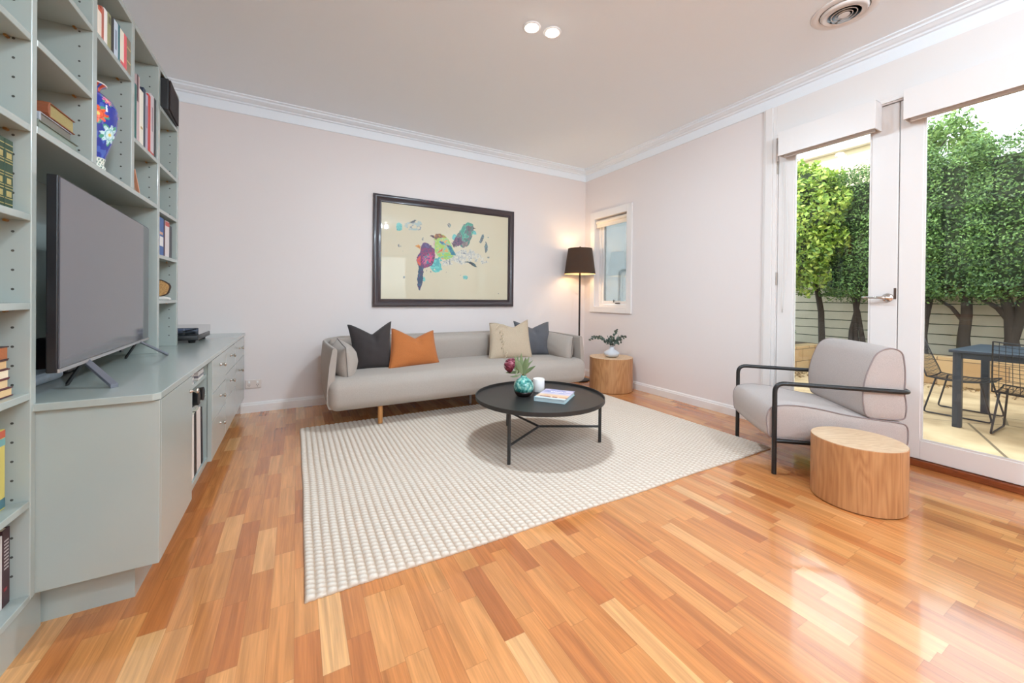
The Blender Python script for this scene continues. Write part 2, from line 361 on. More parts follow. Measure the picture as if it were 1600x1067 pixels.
for z in (2.055, 1.175, .25):
    loc1(MB().tube([(XR + .004, 1.652, z - .05), (XR + .004, 1.652, z + .05)], .006, 10)).build('hinge', NICKEL, d1, smooth='auto')
hy, hz = .990, 1.028
b = MB(); b.lathe([(.001, .0), (.028, 0), (.029, .006), (.024, .012), (.012, .014), (.010, .05), (.001, .05)], n=32)
b.v = [(XR + .010 - z, hy + x, hz + y) for x, y, z in b.v]
b.tube(rounded_path([(XR - .036, hy, hz), (XR - .042, hy + .03, hz), (XR - .044, hy + .065, hz + .002), (XR - .04, hy + .115, hz)], .02, 4), [.010] * 2 + [.0095] * 4 + [.0085] * 4 + [.007] * 2, 12)
loc1(b).build('handle', CHROME, d1, smooth=True)
loc1(MB().box(XR + .008, XR + .012, .9505, .9625, 1.02, 1.09)).build('latch_plate', mat('aged_brass_plate', (120, 100, 90), .35, .8), d1)
b = MB(); pts = []
for i in range(15):
    t = i / 14; pts.append((XR - .006, 1.60 - .03 * math.sin(t * math.pi) , 2.08 - t * 1.17))
b.tube(pts, .0018, 6); b.tube([(p[0], 1.600 + .004, p[2]) for p in pts], .0018, 6)
def blind(y0, y1, label, cord):
    t = thing('roller_blind', label, 'blind', (XR - .05, (y0 + y1) / 2, 2.107), group='blind boxes over the french doors')
    c = (XR - .05, (y0 + y1) / 2, 2.107)
    def loc(mb): mb.v = [(x - c[0], y - c[1], z - c[2]) for x, y, z in mb.v]; return mb
    b = MB(); b.box(XR - .10, XR - .094, y0, y1, 2.112, 2.294); b.box(XR - .094, XR + .006, y0, y0 + .006, 2.112, 2.294); b.box(XR - .094, XR + .006, y1 - .006, y1, 2.112, 2.294); b.box(XR - .094, XR + .006, y0, y1, 2.288, 2.294)
    loc(b).build('pelmet', TRIM, t, bevel=.002)
    loc(MB().tube([(XR - .045, y0 + .012, 2.17), (XR - .045, y1 - .012, 2.17)], .035, 20)).build('fabric_roll', mat('blind_cream', (240, 226, 208), .8), t, smooth='auto')
    loc(MB().box(XR - .055, XR - .035, y0 + .02, y1 - .02, 2.107, 2.125)).build('bottom_rail', TRIM, t)
    if cord:
        loc(cord).build('cord', mat('cord_white', (228, 226, 222), .6), t, smooth=True)
blind(1.03, 1.60, 'white blind box above the left french door leaf', b)
blind(.235, .900, 'white blind box above the right french door leaf', None)
# door and window added behind the camera to let daylight in
d3 = tag(empty('added_door', (XR + .06, -1.7, 0)), 'glazed sliding door added behind the camera to let daylight in', None, kind='structure')
b = MB()
for y0, y1, z0, z1 in ((-1, -.93, 0, DZ1), (.93, 1, 0, DZ1), (-.035, .035, .06, DZ1 - .06), (-.93, .93, 0, .06), (-.93, .93, DZ1 - .06, DZ1)): b.box(-.02, .03, y0, y1, z0, z1)
b.build('door_frame', TRIM, d3); MB().box(0, .006, -.93, .93, .06, DZ1 - .06).build('pane', GLASS, d3)
w2 = tag(empty('added_window', (2.0, YF - .1, .9)), 'window added behind the camera to let daylight in', None, kind='structure')
b = MB()
for x0, x1, z0, z1 in ((-.8, -.74, 0, 1.3), (.74, .8, 0, 1.3), (-.03, .03, .06, 1.24), (-.74, .74, 0, .06), (-.74, .74, 1.24, 1.3)): b.box(x0, x1, -.03, .03, z0, z1)
b.build('window_frame', TRIM, w2); MB().box(-.74, .74, -.003, .003, .06, 1.24).build('pane', GLASS, w2)

# ------------------------------------------------------------------ ceiling lights, vent, power point
LAMPM = mat('lamp_glow', (255, 250, 240), .5, emit=30)
for i, (x, y) in enumerate(DOWNLIGHTS):
    lab = ['round white downlight glowing, left one of the ceiling pair', 'round white downlight glowing, right one of the ceiling pair nearer the vent'][i] if i < 2 else 'unseen ceiling lamp added behind the camera for light'
    t = thing('ceiling_downlight', lab, 'light', (x, y, ZC), group='ceiling downlights')
    MB().lathe([(.038, -.001), (.040, -.006), (.052, -.006), (.056, 0), (.038, 0)], n=36).build('trim_ring', TRIM, t, smooth=True)
    if i > 1: MB().lathe([(.001, -.0565), (.006, -.056), (.006, -.006), (.001, -.006)], n=12).build('stem', TRIM, t, smooth='auto')
    MB().lathe([(.001, -.018), (.016, -.016), (.028, -.011), (.036, -.004), (.038, -.001), (.001, -.001)], n=36).build('lamp_lens', LAMPM, t, smooth=True)
    if i < 2: l = D.lights.new('downlight', 'AREA'); l.shape = 'DISK'; l.size = .075; l.energy = DOWNLIGHT_W; l.spread = R(180)
    else: l = D.lights.new('downlight', 'POINT'); l.shadow_soft_size = .04; l.energy = DOWNLIGHT_W * 2.1       # lamps added out of view to brighten the room
    l.color = (.70, .87, 1)
    o = D.objects.new('downlight_light', l); COL.objects.link(o); o.parent = t; o.location = (0, 0, -.02 if i < 2 else -.10)
t = thing('ceiling_vent', 'round white air vent with concentric rings in the ceiling', 'vent', (2.74, 1.02, ZC))
b = MB()
b.lathe([(.115, -.001), (.118, -.007), (.15, -.006), (.155, 0), (.115, 0)], n=56); b.build('vent_flange', TRIM, t, smooth=True)
for r in (.104, .084, .064, .044):
    MB().lathe([(r - .008, -.020), (r - .006, -.023), (r + .007, -.004), (r + .005, -.002)], n=56).build('vent_ring', TRIM, t, smooth=True)
b = MB().lathe([(.001, -.024), (.026, -.023), (.031, -.012), (.001, -.010)], n=32)
for a in range(2):
    an = a * math.pi / 2 + .6; c_, s_ = math.cos(an), math.sin(an); b.tube([(-c_ * .112, -s_ * .112, -.006), (c_ * .112, s_ * .112, -.006)], .0025, 6)
b.build('vent_hub', TRIM, t, smooth='auto')
MB().lathe([(.001, -.0015), (.114, -.0015)], n=48).build('duct', mat('duct_grey', (104, 98, 92), .9), t)
t = thing('power_point', 'white double power point low on the back wall', 'socket', (-.320, YB, .243))
MB().box(-.057, .057, -.009, 0, -.036, .036).build('plate', mat('socket_plastic', (222, 208, 200), .4), t, bevel=.003)
for sx_ in (-.03, .03):
    MB().box(sx_ - .007, sx_ + .007, -.014, -.009, .008, .026).build('switch', mat('switch_white', (248, 246, 243), .3), t, bevel=.002)
    b = MB(); b.box(sx_ - .008, sx_ - .005, -.0096, -.009, -.012, -.003); b.box(sx_ + .005, sx_ + .008, -.0096, -.009, -.012, -.003); b.box(sx_ - .0015, sx_ + .0015, -.0096, -.009, -.024, -.014)
    b.build('socket_slots', mat('slot_dark', (60, 54, 50), .8), t)
# ------------------------------------------------------------------ wall of cabinets
XS = -.655; XBK = -.935; PT = .032
HOLE = mat('pin_hole_dark', (70, 70, 64), .9); BRASS = mat('brass_pin', (196, 140, 84), .3, .9)
def holes_mb(yface, sgn, z0, z1, xs, step=.0535):
    b = MB(); z = z0
    while z < z1:
        for x in xs:
            c = [(x + .0035 * math.cos(k * math.pi / 4), yface + sgn * .0008, z + .0035 * math.sin(k * math.pi / 4)) for k in range(8)]
            b.add(c, [tuple(range(8))])
        z += step
    return b
def panel(par, y0, y1, z0, z1, h0=None, h1=None, step=.0535):
    b = MB().box(XBK, XS, y0, y1, z0, z1)
    if h0:
        h = holes_mb(y0, -1, h0, h1, (-.69, -.875), step); b.add(h.v, h.f, 1)
    return b.build('side_panel', [SAGE, HOLE], par, bevel=.002)
def shelf(par, y0, y1, ztop, th=.02, xf=XS, pins=True):
    s = MB().box(XBK, xf, y0, y1, ztop - th, ztop).build('shelf', SAGE, par, bevel=.002)
    if pins:
        for yy, sg in ((y1, -1), ):
            MB().tube([(-.70, yy, ztop - th - .003), (-.70, yy - .012, ztop - th - .003)], .004, 10).build('shelf_pin', BRASS, s, smooth='auto')
bk = thing('bookcase', 'tall sage bookcase column at the left frame edge, standing on the floor', 'bookcase')
panel(bk, 1.615, 1.64, .13, 2.25, .21, 2.2)
MB().box(XBK, XS, .70, .725, .13, 2.25).build('side_panel', SAGE, bk, bevel=.002)
MB().box(XL, XBK, .70, 1.64, .13, 2.25).build('back_panel', SAGE, bk)
MB().box(XBK, XS, .725, 1.615, 2.22, 2.25).build('top_panel', SAGE, bk, bevel=.002)
MB().box(XBK, XS, .725, 1.615, .125, .145).build('base_panel', SAGE, bk, bevel=.002)
MB().box(XL, -.668, .70, 1.7, 0, .125).build('plinth', SAGE, bk)
for z in (.415, .72, .975, 1.225, 1.475, 1.73, 1.98): shelf(bk, .727, 1.613, z)
# hutch over the television
hu = thing('bookcase', 'sage shelving hutch over the television, standing on the cabinet top', 'bookcase')
divs = [1.64, 2.0025, 2.3825, 2.7625, 3.1425]
for i, y in enumerate(divs[1:]):
    panel(hu, y - .0175, y + .0175, .685 if i >= 2 else 1.484, 2.225, (1.52, 1.52, 1.52, .75)[i], 2.2)
MB().box(XL, XBK, 1.641, 3.16, .685, 2.25).build('back_panel', SAGE, hu)
MB().box(XBK, XS, 1.641, 3.16, 2.225, 2.25).build('top_panel', SAGE, hu, bevel=.002)
MB().box(XBK, XS, 1.641, 2.745, 1.462, 1.484).build('fixed_shelf', SAGE, hu, bevel=.002)
for y0, y1, zs in ((1.642, 1.985, (1.732, 1.978)), (2.02, 2.365, (1.98,)), (2.40, 2.745, (1.725,)), (2.78, 3.125, (2.035, 1.722, 1.474, 1.222, .972))):
    for z in zs: shelf(hu, y0 + .001, y1 - .001, z)
# low cabinet
cb = thing('cabinet', 'long low sage cabinet under the television, standing on a recessed plinth', 'cabinet')
XC = -.402; ZB = .135; ZT = .660
b = MB(); b.box(XL, XC, 1.66, 3.975, ZB, ZB + .02); b.box(XL, XL + .02, 1.66, 3.975, ZB, ZT)
for y in (1.66, 2.085, 2.525, 3.957): b.box(XL, XC - .002, y, y + .018, ZB, ZT)
b.box(XL, XC - .02, 2.10, 3.975, ZT - .012, ZT)
h_ = holes_mb(2.525, -1, .22, .46, (XC - .05,), .04); b.add(h_.v, h_.f, 1)
b.build('body', [SAGE, HOLE], cb)
MB().box(XL, XC + .018, 1.642, 1.660, ZB - .003, ZT).build('end_panel', SAGE, cb, bevel=.0015)
b = MB(); b.box(XL, -.461, 1.716, 3.975, 0, ZB); b.build('plinth', SAGE, cb)
def knob(par, y, z):
    b = MB().lathe([(.001, 0), (.008, 0), (.008, .003), (.0045, .006), (.0045, .016), (.010, .021), (.0115, .026), (.008, .030), (.001, .031)], n=16)
    b.v = [(XC + .018 + zz, y + x, z + yy) for x, yy, zz in b.v]; b.build('knob', NICKEL, par, smooth=True)
d = MB().box(XC, XC + .018, 1.6615, 2.090, ZB - .003, ZT - .002).build('door', SAGE, cb, bevel=.0015); knob(d, 2.045, .602)
for z in (.592, .490): MB().box(XL + .02, XC - .006, 2.104, 2.524, z - .018, z).build('shelf', SAGE, cb, bevel=.0015)
rows = {0: ((.478, ZT - .002), (.328, .475), (ZB - .003, .325)), 1: ((.505, ZT - .002), (.345, .502), (ZB - .003, .342)), 2: ((.505, ZT - .002), (ZB - .003, .502))}
kz = {0: (.602, .424, .265), 1: (.600, .434, None), 2: (.598, .426)}
for c, (y0, y1, ky) in enumerate(((2.545, 2.985, 2.765), (2.988, 3.405, 3.17), (3.408, 3.955, 3.62))):
    for (z0, z1), k in zip(rows[c], kz[c]):
        d = MB().box(XC, XC + .018, y0, y1, z0, z1).build('drawer', SAGE, cb, bevel=.0015)
        if k: knob(d, ky, k)
MB().box(XC, XC + .018, 2.523, 2.542, ZB - .003, ZT - .002).build('stile', SAGE, cb)
tp = MB().prism([(XL, 1.625), (XC + .005, 1.625), (XC + .021, 1.645), (XC + .021, 3.978), (XL, 3.978)], 'z', .6625, .685).build('countertop', SAGE, None, bevel=.002)
tag(tp, 'long sage painted top slab carrying the television and record player', 'countertop')

# ------------------------------------------------------------------ television
TV = thing('television', 'large flat black television on two silver feet on the sage cabinet', 'television', (-.6485, 2.1815, .685), 0)
ang = math.atan2(2.712 - 1.651, -.682 + .615)
TV.rotation_euler = (0, 0, ang)     # local x runs along the screen, local -y faces the room
W_, Hh = 1.062, .587; zb = .081
BLKG = mat('tv_black_plastic', (17, 16, 20), .35)
b = MB(); b.box(-W_ / 2, W_ / 2, .002, .026, zb, zb + Hh)
b.build('cabinet', BLKG, TV, bevel=.003)
b = MB(); b.add([(-.43, .026, zb + .03), (.43, .026, zb + .03), (.43, .026, zb + .45), (-.43, .026, zb + .45), (-.36, .062, zb + .05), (.36, .062, zb + .05), (.36, .062, zb + .38), (-.36, .062, zb + .38)], [(4, 5, 6, 7), (0, 1, 5, 4), (1, 2, 6, 5), (2, 3, 7, 6), (3, 0, 4, 7), (0, 3, 2, 1)])
b.build('rear_housing', BLKG, TV)
SCREEN = mat('tv_screen', (84, 84, 90), .09, spec=.9)  # black glass; its grey base stands in for the reflected wall
MB().box(-W_ / 2 + .006, W_ / 2 - .006, -.001, .003, zb + .012, zb + Hh - .006).build('screen', SCREEN, TV)
MB().box(-W_ / 2, W_ / 2, -.003, .002, zb, zb + .011).build('lower_trim', mat('tv_silver', (190, 186, 186), .3, .7), TV)
for sx_, tip in ((-.30, -.395), (.368, .449)):
    for s_, nm_, fm_ in ((-1, 'foot', mat('tv_foot_grey', (128, 130, 140), .35, .6)), (1, 'rear_foot', BLKG)):
        b = MB(); P0 = Vector((sx_, .008, zb + .004)); P1 = Vector((tip if s_ < 0 else sx_ + .02, -.088 if s_ < 0 else .055, .004))
        d_ = (P1 - P0).normalized(); sd = d_.cross(Vector((0, 0, 1))).normalized() * (.011 if s_ < 0 else .007)
        pts = [P0 - sd, P0 + sd, P1 + sd, P1 - sd]; V = [p + Vector((0, 0, o_)) for o_ in (0, .008) for p in pts]
        V[2].z = V[3].z = 0.0; b.add(V, [(0, 3, 2, 1), (4, 5, 6, 7), (0, 1, 5, 4), (1, 2, 6, 5), (2, 3, 7, 6), (3, 0, 4, 7)])
        b.build(nm_, fm_, TV, bevel=.001)
MB().box(.045, .075, -.006, .0, zb - .008, zb).build('sensor', BLKG, TV)
b = MB()
b.tube([(-.86, 1.95, .95), (-.80, 1.90, 1.02), (-.79, 1.86, .95), (-.80, 1.84, .86), (-.83, 1.85, .79), (-.84, 1.95, .77)], .006, 8)
b.tube([(-.84, 2.0, 1.0), (-.78, 1.93, .99), (-.78, 1.9, .90), (-.80, 1.9, .82), (-.86, 1.93, .73), (-.9, 2.05, .70)], .005, 8)
b.tube([(-.93, 1.90, .83), (-.86, 1.86, .84), (-.80, 1.95, .84)], .004, 8)
tag(b.build('cable', mat('cable_black', (14, 14, 15), .5), None, smooth=True), 'black cables hanging behind the television at its near end', 'cable')
b = MB(); b.box(-.872, -.785, 2.17, 2.29, .686, .83); o = b.build('subwoofer_box', BLKG, None, bevel=.008)
tag(o, 'small black speaker box behind the near end of the television', 'speaker')
# ------------------------------------------------------------------ books and ornaments on the shelves
PAGE = mat('page_edge', (226, 214, 190), .8, bump=.3, bscale=400, stretch=(1, 1, 8))
def book(label, col, th, h, dp, loc, lie=False, rz=0, lean=0, group=None, marks=(), pagecol=None, name='book', cat='book', pages_front=False, soft=False):
    """standing: thickness along y, spine to +x at loc.x, foot at loc.z; lying: stacked flat, spine to +x"""
    t = thing(name, label, cat, loc, group=group)
    cm = mat('cover_%d_%d_%d' % tuple(col), col, .45)
    pm = PAGE if not pagecol else mat('page_%d_%d_%d' % tuple(pagecol), pagecol, .8)
    c = .0022 if not soft else .0008; b = MB()
    b.box(-dp, 0, 0, c, 0, h); b.box(-dp, 0, th - c, th, 0, h)
    if pages_front: b.box(-dp, -dp + c, c, th - c, 0, h)
    else: b.box(-c * 1.3, .0, c, th - c, 0, h)
    p = MB(); p.box(-dp + (.004 if not pages_front else c), -c * 1.3 if not pages_front else -.004, c, th - c, .003, h - .003)
    b.build('cover', cm, t, bevel=.0006, bseg=1); p.build('pages', pm, t)
    for (z0, z1, y0, y1, mc) in marks:
        MB().box(0, .0006, th * y0, th * y1, h * z0, h * z1).build('spine_marking', mat('mark_%d_%d_%d' % tuple(mc), mc, .4, .3 if mc[0] > 180 and mc[2] < 120 else 0), t)
    if lie: t.rotation_euler = (R(-90), 0, rz)       # height now runs along -y... spine stays at +x
    else: t.rotation_euler = (lean, 0, rz)
    return t
GU = 'books on the upper shelf above the vase'
up = [('cream hardback with an orange-red top band, first in the row above the vase', (234, 218, 202), 2.030, 2.060, .105),
      ('brick-red hardback beside the cream one with the orange-red band, above the vase', (176, 92, 74), 2.061, 2.082, .122),
      ('white hardback right of the brick-red one on the shelf above the vase', (238, 230, 224), 2.084, 2.111, .130),
      ('olive-green book on the shelf above the vase', (150, 146, 104), 2.117, 2.147, .136),
      ('black narrow book right of the olive one above the vase', (38, 36, 38), 2.153, 2.175, .141),
      ('pale blue-white hardback above the vase', (198, 206, 218), 2.177, 2.215, .145),
      ('teal narrow book right of the pale blue one above the vase', (52, 104, 112), 2.217, 2.238, .150),
      ('cream-spined book against the bright pink one above the vase', (236, 226, 208), 2.242, 2.278, .146),
      ('bright coral-pink book on the shelf above the vase', (226, 92, 100), 2.280, 2.309, .148),
      ('mottled brown book last in the row above the vase', (138, 118, 96), 2.314, 2.355, .150)]
for i, (lab, c, y0, y1, h) in enumerate(up):
    mk = {0: [(.86, 1, 0, 1, (206, 92, 62))], 3: [(.7, .9, .2, .8, (90, 86, 60))], 5: [(.2, .75, .3, .6, (120, 130, 150))], 7: [(0, .1, 0, 1, (220, 96, 100))], 9: [(.3, .34, 0, 1, (196, 176, 120)), (.7, .74, 0, 1, (196, 176, 120))]}.get(i, [])
    book(lab, c, (y1 - y0), h, .13, (-.657, y0, 1.981), group=GU, marks=mk)
GT = 'books beside the speaker on the third column'
mid = [('teal-green tall book first in the row on the third hutch column', (34, 98, 92), 2.424, 2.456, .27, -.663),
       ('dark maroon and blush tall book beside the teal one on the third hutch column', (196, 168, 166), 2.458, 2.494, .325, -.663),
       ('thick cream hardback on the third hutch column', (236, 228, 212), 2.499, 2.546, .275, -.663),
       ('navy tall narrow book beside the thick cream hardback', (44, 52, 70), 2.548, 2.578, .305, -.663),
       ('lilac-grey narrow book left of the red one on the third hutch column', (176, 164, 182), 2.580, 2.612, .29, -.663),
       ('bright red tall book on the third hutch column', (196, 54, 46), 2.615, 2.654, .305, -.663),
       ('pinkish-grey hardback right of the red book', (206, 192, 194), 2.656, 2.706, .325, -.663),
       ('black narrow book last in the row on the third hutch column', (34, 30, 32), 2.710, 2.742, .325, -.663)]
for i, (lab, c, y0, y1, h, x) in enumerate(mid):
    mk = {1: [(.6, 1, 0, .5, (74, 40, 48))], 2: [(.3, .34, .2, .8, (180, 150, 90))], 4: [(.4, .8, .3, .7, (110, 100, 120))], 6: [(.0, .05, 0, 1, (200, 60, 50)), (.4, .8, .35, .65, (150, 130, 134))]}.get(i, [])
    book(lab, c, (y1 - y0), h - .01, .2, (x, y0, 1.726), group=GT, marks=mk)
GL = 'books on the last hutch column'
for lab, c, y0, y1, h, mk in (('blue and white illustrated book on the last hutch column', (52, 92, 150), 2.838, 2.921, .215, [(.25, .5, .1, .9, (230, 224, 220)), (.55, .62, .1, .8, (214, 160, 130))]),
        ('dark maroon narrow book beside the blue one on the last hutch column', (74, 34, 46), 2.923, 2.949, .21, []),
        ('white book with red head band on the last hutch column', (226, 214, 212), 2.951, 3.033, .212, [(.86, .98, 0, 1, (196, 70, 60))]),
        ('dark grey narrow book last on the last hutch column', (62, 60, 66), 3.040, 3.088, .195, [])):
    book(lab, c, (y1 - y0) - .003, h, .15, (-.67, y0, 1.223), group=GL, marks=mk)
# stack of old books lying on the long shelf
def flat(label, cov, page, x0, x1, y0, y1, z0, z1, rz=0, group=None, rounded_spine=True, marks=False):
    cx, cy = (x0 + x1) / 2, (y0 + y1) / 2; t = thing('book', label, 'book', (cx, cy, z0), rz, group=group)
    hx, hy, h = (x1 - x0) / 2, (y1 - y0) / 2, z1 - z0; c = .003
    if abs(rz) > 1: hx, hy = hy, hx
    b = MB(); b.box(-hx, hx, -hy, hy, 0, c); b.box(-hx, hx, -hy, hy, h - c, h)
    if rounded_spine:
        pr = [(hx, 0), (hx + h * .18, h * .22), (hx + h * .24, h * .5), (hx + h * .18, h * .78), (hx, h), (hx - .003, h - c), (hx - .003, c)]
        b.prism(pr, 'y', -hy, hy)
    b.build('cover', mat('cover_%d_%d_%d' % tuple(cov), cov, .6, vary=.2, vscale=25), t, bevel=.0008, bseg=1)
    MB().box(-hx + .005, hx - .002, -hy + .004, hy - .004, c, h - c).build('pages', mat('page_%d_%d_%d' % tuple(page), page, .8, bump=.4, bscale=300), t)
    return t
GO = 'old books lying on the long shelf'
flat('worn grey-green old book at the bottom of the stack on the long shelf', (112, 120, 108), (136, 146, 136), -.80, -.660, 1.66, 1.895, 1.485, 1.511, rz=-math.pi / 2, group=GO)
flat('grey old book with a white-blue spine, middle of the stack on the long shelf', (170, 174, 182), (120, 114, 104), -.79, -.668, 1.69, 1.878, 1.512, 1.543, rz=-math.pi / 2, group=GO)
flat('thick brown leather book with gilt edges, top of the stack on the long shelf', (140, 78, 48), (158, 142, 92), -.79, -.666, 1.735, 1.890, 1.545, 1.590, rz=-math.pi / 2, group=GO)
# copper frame leaning
t = thing('photo_frame', 'small copper-coloured frame leaning on the long shelf beside the vase', 'frame', (-.662, 2.502, 1.487), rot=(R(34), 0, 0))
b = MB(); b.box(-.09, .0, -.004, .004, 0, .012); b.box(-.09, .0, -.004, .004, .108, .12); b.box(-.09, -.078, -.004, .004, .012, .108); b.box(-.012, .0, -.004, .004, .012, .108)
COPPER = mat('copper', (226, 160, 128), .3, .5); b.build('frame', COPPER, t, bevel=.001)
MB().box(-.078, -.012, -.002, .002, .012, .108).build('picture', mat('frame_print', (220, 190, 170), .4), t)
# speaker
t = thing('loudspeaker', 'black bookshelf loudspeaker at the top of the last hutch column', 'speaker', (-.735, 2.945, 2.037), rz=R(4))
MB().box(-.11, .095, -.115, .15, 0, .176).build('cabinet', mat('speaker_black', (22, 20, 22), .5), t, bevel=.006)
MB().box(.095, .103, -.11, .145, .005, .171).build('grille', mat('grille_cloth', (48, 38, 38), .9, bump=.4, bscale=700), t, bevel=.003)
# sliced log ornament
t = thing('log_slice', 'round bark-edged log slice on a small white stand in the last hutch column', 'ornament', (-.695, 2.95, .974), rz=R(-90))
b = MB(); V = [];
ring = [(math.cos(a) * (1 + .05 * math.sin(5 * a)), math.sin(a) * (1 + .04 * math.cos(3 * a))) for a in [2 * math.pi * k / 40 for k in range(40)]]
b.prism([(p * .050, q * .050 + .066) for p, q in ring], 'x', -.01, .01); o = b.build('bark', mat('bark', (62, 44, 34), .9, bump=.6, bscale=80), t, bevel=.001)
MB().prism([(p * .045, q * .045 + .066) for p, q in ring], 'x', -.0105, .0108).build('cut_face', M_wood('cut_wood', (206, 160, 100), (160, 110, 62), (20, 20, 20), 6, .6), t)
MB().prism([(-.03, 0), (.05, 0), (.045, .012), (.02, .018), (-.01, .016)], 'x', -.02, .024).build('stand', mat('stand_white', (232, 226, 220), .5), t, bevel=.002)
# tiny brown pot
o = MB().lathe([(.001, 0), (.018, 0), (.022, .012), (.018, .026), (.012, .03), (.001, .03)], n=20).build('trinket_pot', mat('brown_clay', (120, 74, 58), .5), None, smooth=True, loc=(-.70, 2.80, 1.475))
tag(o, 'tiny brown pot on the shelf over the blue book', 'pot')
# column at the frame edge
GE = 'books in the bookcase at the frame edge'
gold = (176, 158, 96)
for i, y in enumerate((1.499, 1.535, 1.571)):
    mk = [(a, a + .012, .05, .95, gold) for a in (.08, .16, .30, .34, .48, .52, .66, .70, .84, .92)] + [(.19, .27, .2, .8, gold), (.37, .45, .25, .75, gold), (.73, .81, .2, .8, gold)]
    lab = ['dark green leather-bound volume with gilt spine, third from the side panel', 'dark green leather-bound volume with gilt spine, second from the side panel', 'dark green leather-bound volume with gilt spine, nearest the side panel'][i]
    book(lab, (38, 62, 42), .034, .192, .14, (-.686, y, 1.226), group=GE, marks=mk)
ys = [(.721, .745, 1.592, (226, 190, 140), (84, 40, 46)), (.745, .771, 1.575, (222, 192, 148), (96, 44, 48)), (.771, .797, 1.578, (236, 220, 190), (92, 40, 44)), (.797, .822, 1.570, (214, 176, 128), (88, 54, 50)), (.822, .858, 1.574, (168, 100, 60), (60, 36, 32))]
names = ['maroon hardback at the bottom of the stack in the edge bookcase', 'maroon paperback second from the bottom in the edge bookcase stack', 'paperback with pale pages in the middle of the edge bookcase stack', 'paperback second from the top of the edge bookcase stack', 'orange-brown hardback on top of the edge bookcase stack']
for (z0, z1, y1, pc, cc), lab in zip(ys, names): flat(lab, cc, pc, -.82, -.678, y1 - .22, y1, z0, z1, group=GE, rounded_spine=False)
book('yellow tall book with coloured head band in the edge bookcase', (200, 184, 96), .035, .216, .15, (-.69, 1.55, .416), group=GE, marks=[(.90, .99, 0, 1, (206, 96, 70)), (.80, .89, 0, 1, (110, 160, 160)), (.02, .14, 0, 1, (70, 110, 120))])
book('dark maroon tall book with white lettering at the bottom of the edge bookcase', (66, 36, 42), .030, .21, .15, (-.69, 1.577, .146), group=GE, marks=[(.84 - k * .045, .858 - k * .045, .2, .8, (196, 186, 184)) for k in range(9)] + [(.2, .24, .2, .6, (150, 40, 50))])
book('white magazine beside the dark maroon book in the edge bookcase', (214, 206, 204), .02, .20, .15, (-.69, 1.555, .146), group=GE)
# things under / beside the TV
flat('pale blue paperback lying behind the television at its near end', (176, 190, 206), (228, 216, 196), -.93, -.772, 1.86, 2.085, .686, .722)
flat('orange-spined book lying beside the small black speaker box', (190, 112, 60), (190, 112, 60), -.932, -.885, 2.10, 2.15, .686, .750)
# record player
t = thing('record_player', 'record player with clear lid at the far end of the sage cabinet top', 'record player', (-.735, 3.43, .685))
b = MB().rbox(-.19, .17, -.20, .20, .018, .052, .006, 2, div=2); b.build('plinth', mat('player_black', (20, 20, 22), .3), t, smooth='auto')
for x in (-.15, .13):
    for y in (-.16, .16): MB().lathe([(.001, 0), (.018, 0), (.02, .018), (.001, .018)], (x, y, 0), 16).build('foot', mat('rubber', (16, 16, 16), .8), t, smooth='auto')
MB().lathe([(.001, .052), (.14, .052), (.142, .058), (.14, .063), (.001, .063)], (-.02, -.02, 0), 40).build('platter', mat('platter_black', (34, 34, 38), .3), t, smooth='auto')
MB().tube([(.12, .14, .075), (.12, .0, .08), (.07, -.09, .07)], .004, 8).build('tonearm', NICKEL, t)
b = MB(); g = .003
for x0, x1, y0, y1, z0, z1 in ((-.19, .17, -.2, -.2 + g, .054, .098), (-.19, .17, .2 - g, .2, .054, .098), (.17 - g, .17, -.2, .2, .054, .098), (-.19, -.19 + g, -.2, .2, .054, .098), (-.19, .17, -.2, .2, .098, .101)): b.box(x0, x1, y0, y1, z0, z1)
b.build('lid', M_glass('smoked_lid', (214, 220, 232), 3.0), t)
# open bay: disc cases, binoculars, records
GC = 'disc cases in the open bay of the low cabinet'
def case(y, z, c, i, lab): tag(MB().box(-.530, -.409, y, y + .118, z, z + .0095).build('disc_case', mat('case_%d' % i, c, .3), None, bevel=.0006, bseg=1), lab, 'disc case', GC)
cs = [(206, 198, 196), (150, 148, 152), (224, 216, 208), (120, 116, 124), (214, 206, 200)]
ord_ = ['bottom', 'second from the bottom', 'third from the bottom', 'fourth from the bottom', 'top']
for k in range(5):
    case(2.135, .5925 + k * .0105, cs[k], k, 'disc case in the nearer stack of the open cabinet bay, ' + ord_[k])
for k in range(4): case(2.345, .5925 + k * .0105, cs[(k + 2) % 5], (k + 2) % 5, 'disc case in the farther stack of the open cabinet bay, ' + (ord_[k] if k < 3 else 'top'))
t = thing('binoculars', 'black binoculars on the lower shelf of the open cabinet bay', 'binoculars', (-.452, 2.315, .491))
for y in (-.05, .05):
    b = MB(); b.lathe([(.001, 0), (.02, 0), (.02, .012), (.017, .03), (.021, .045), (.030, .062), (.032, .08), (.001, .08)], n=20); b.v = [(z - .02, y + x, .032 + yy) for x, yy, z in b.v]; b.build('barrel', mat('binocular_black', (18, 17, 18), .45), t, smooth='auto')
MB().box(-.0, .03, -.03, .03, .02, .04).build('bridge', mat('binocular_black', (18, 17, 18), .45), t, bevel=.004)
t = thing('media_box', 'black media box on the lower shelf of the open cabinet bay behind the binoculars', 'media box', (-.62, 2.27, .491)); MB().box(-.1, .07, -.14, .14, .0, .045).build('case', mat('player_black', (20, 20, 22), .3), t, bevel=.004)
GR = 'records and folders upright in the open cabinet bay'
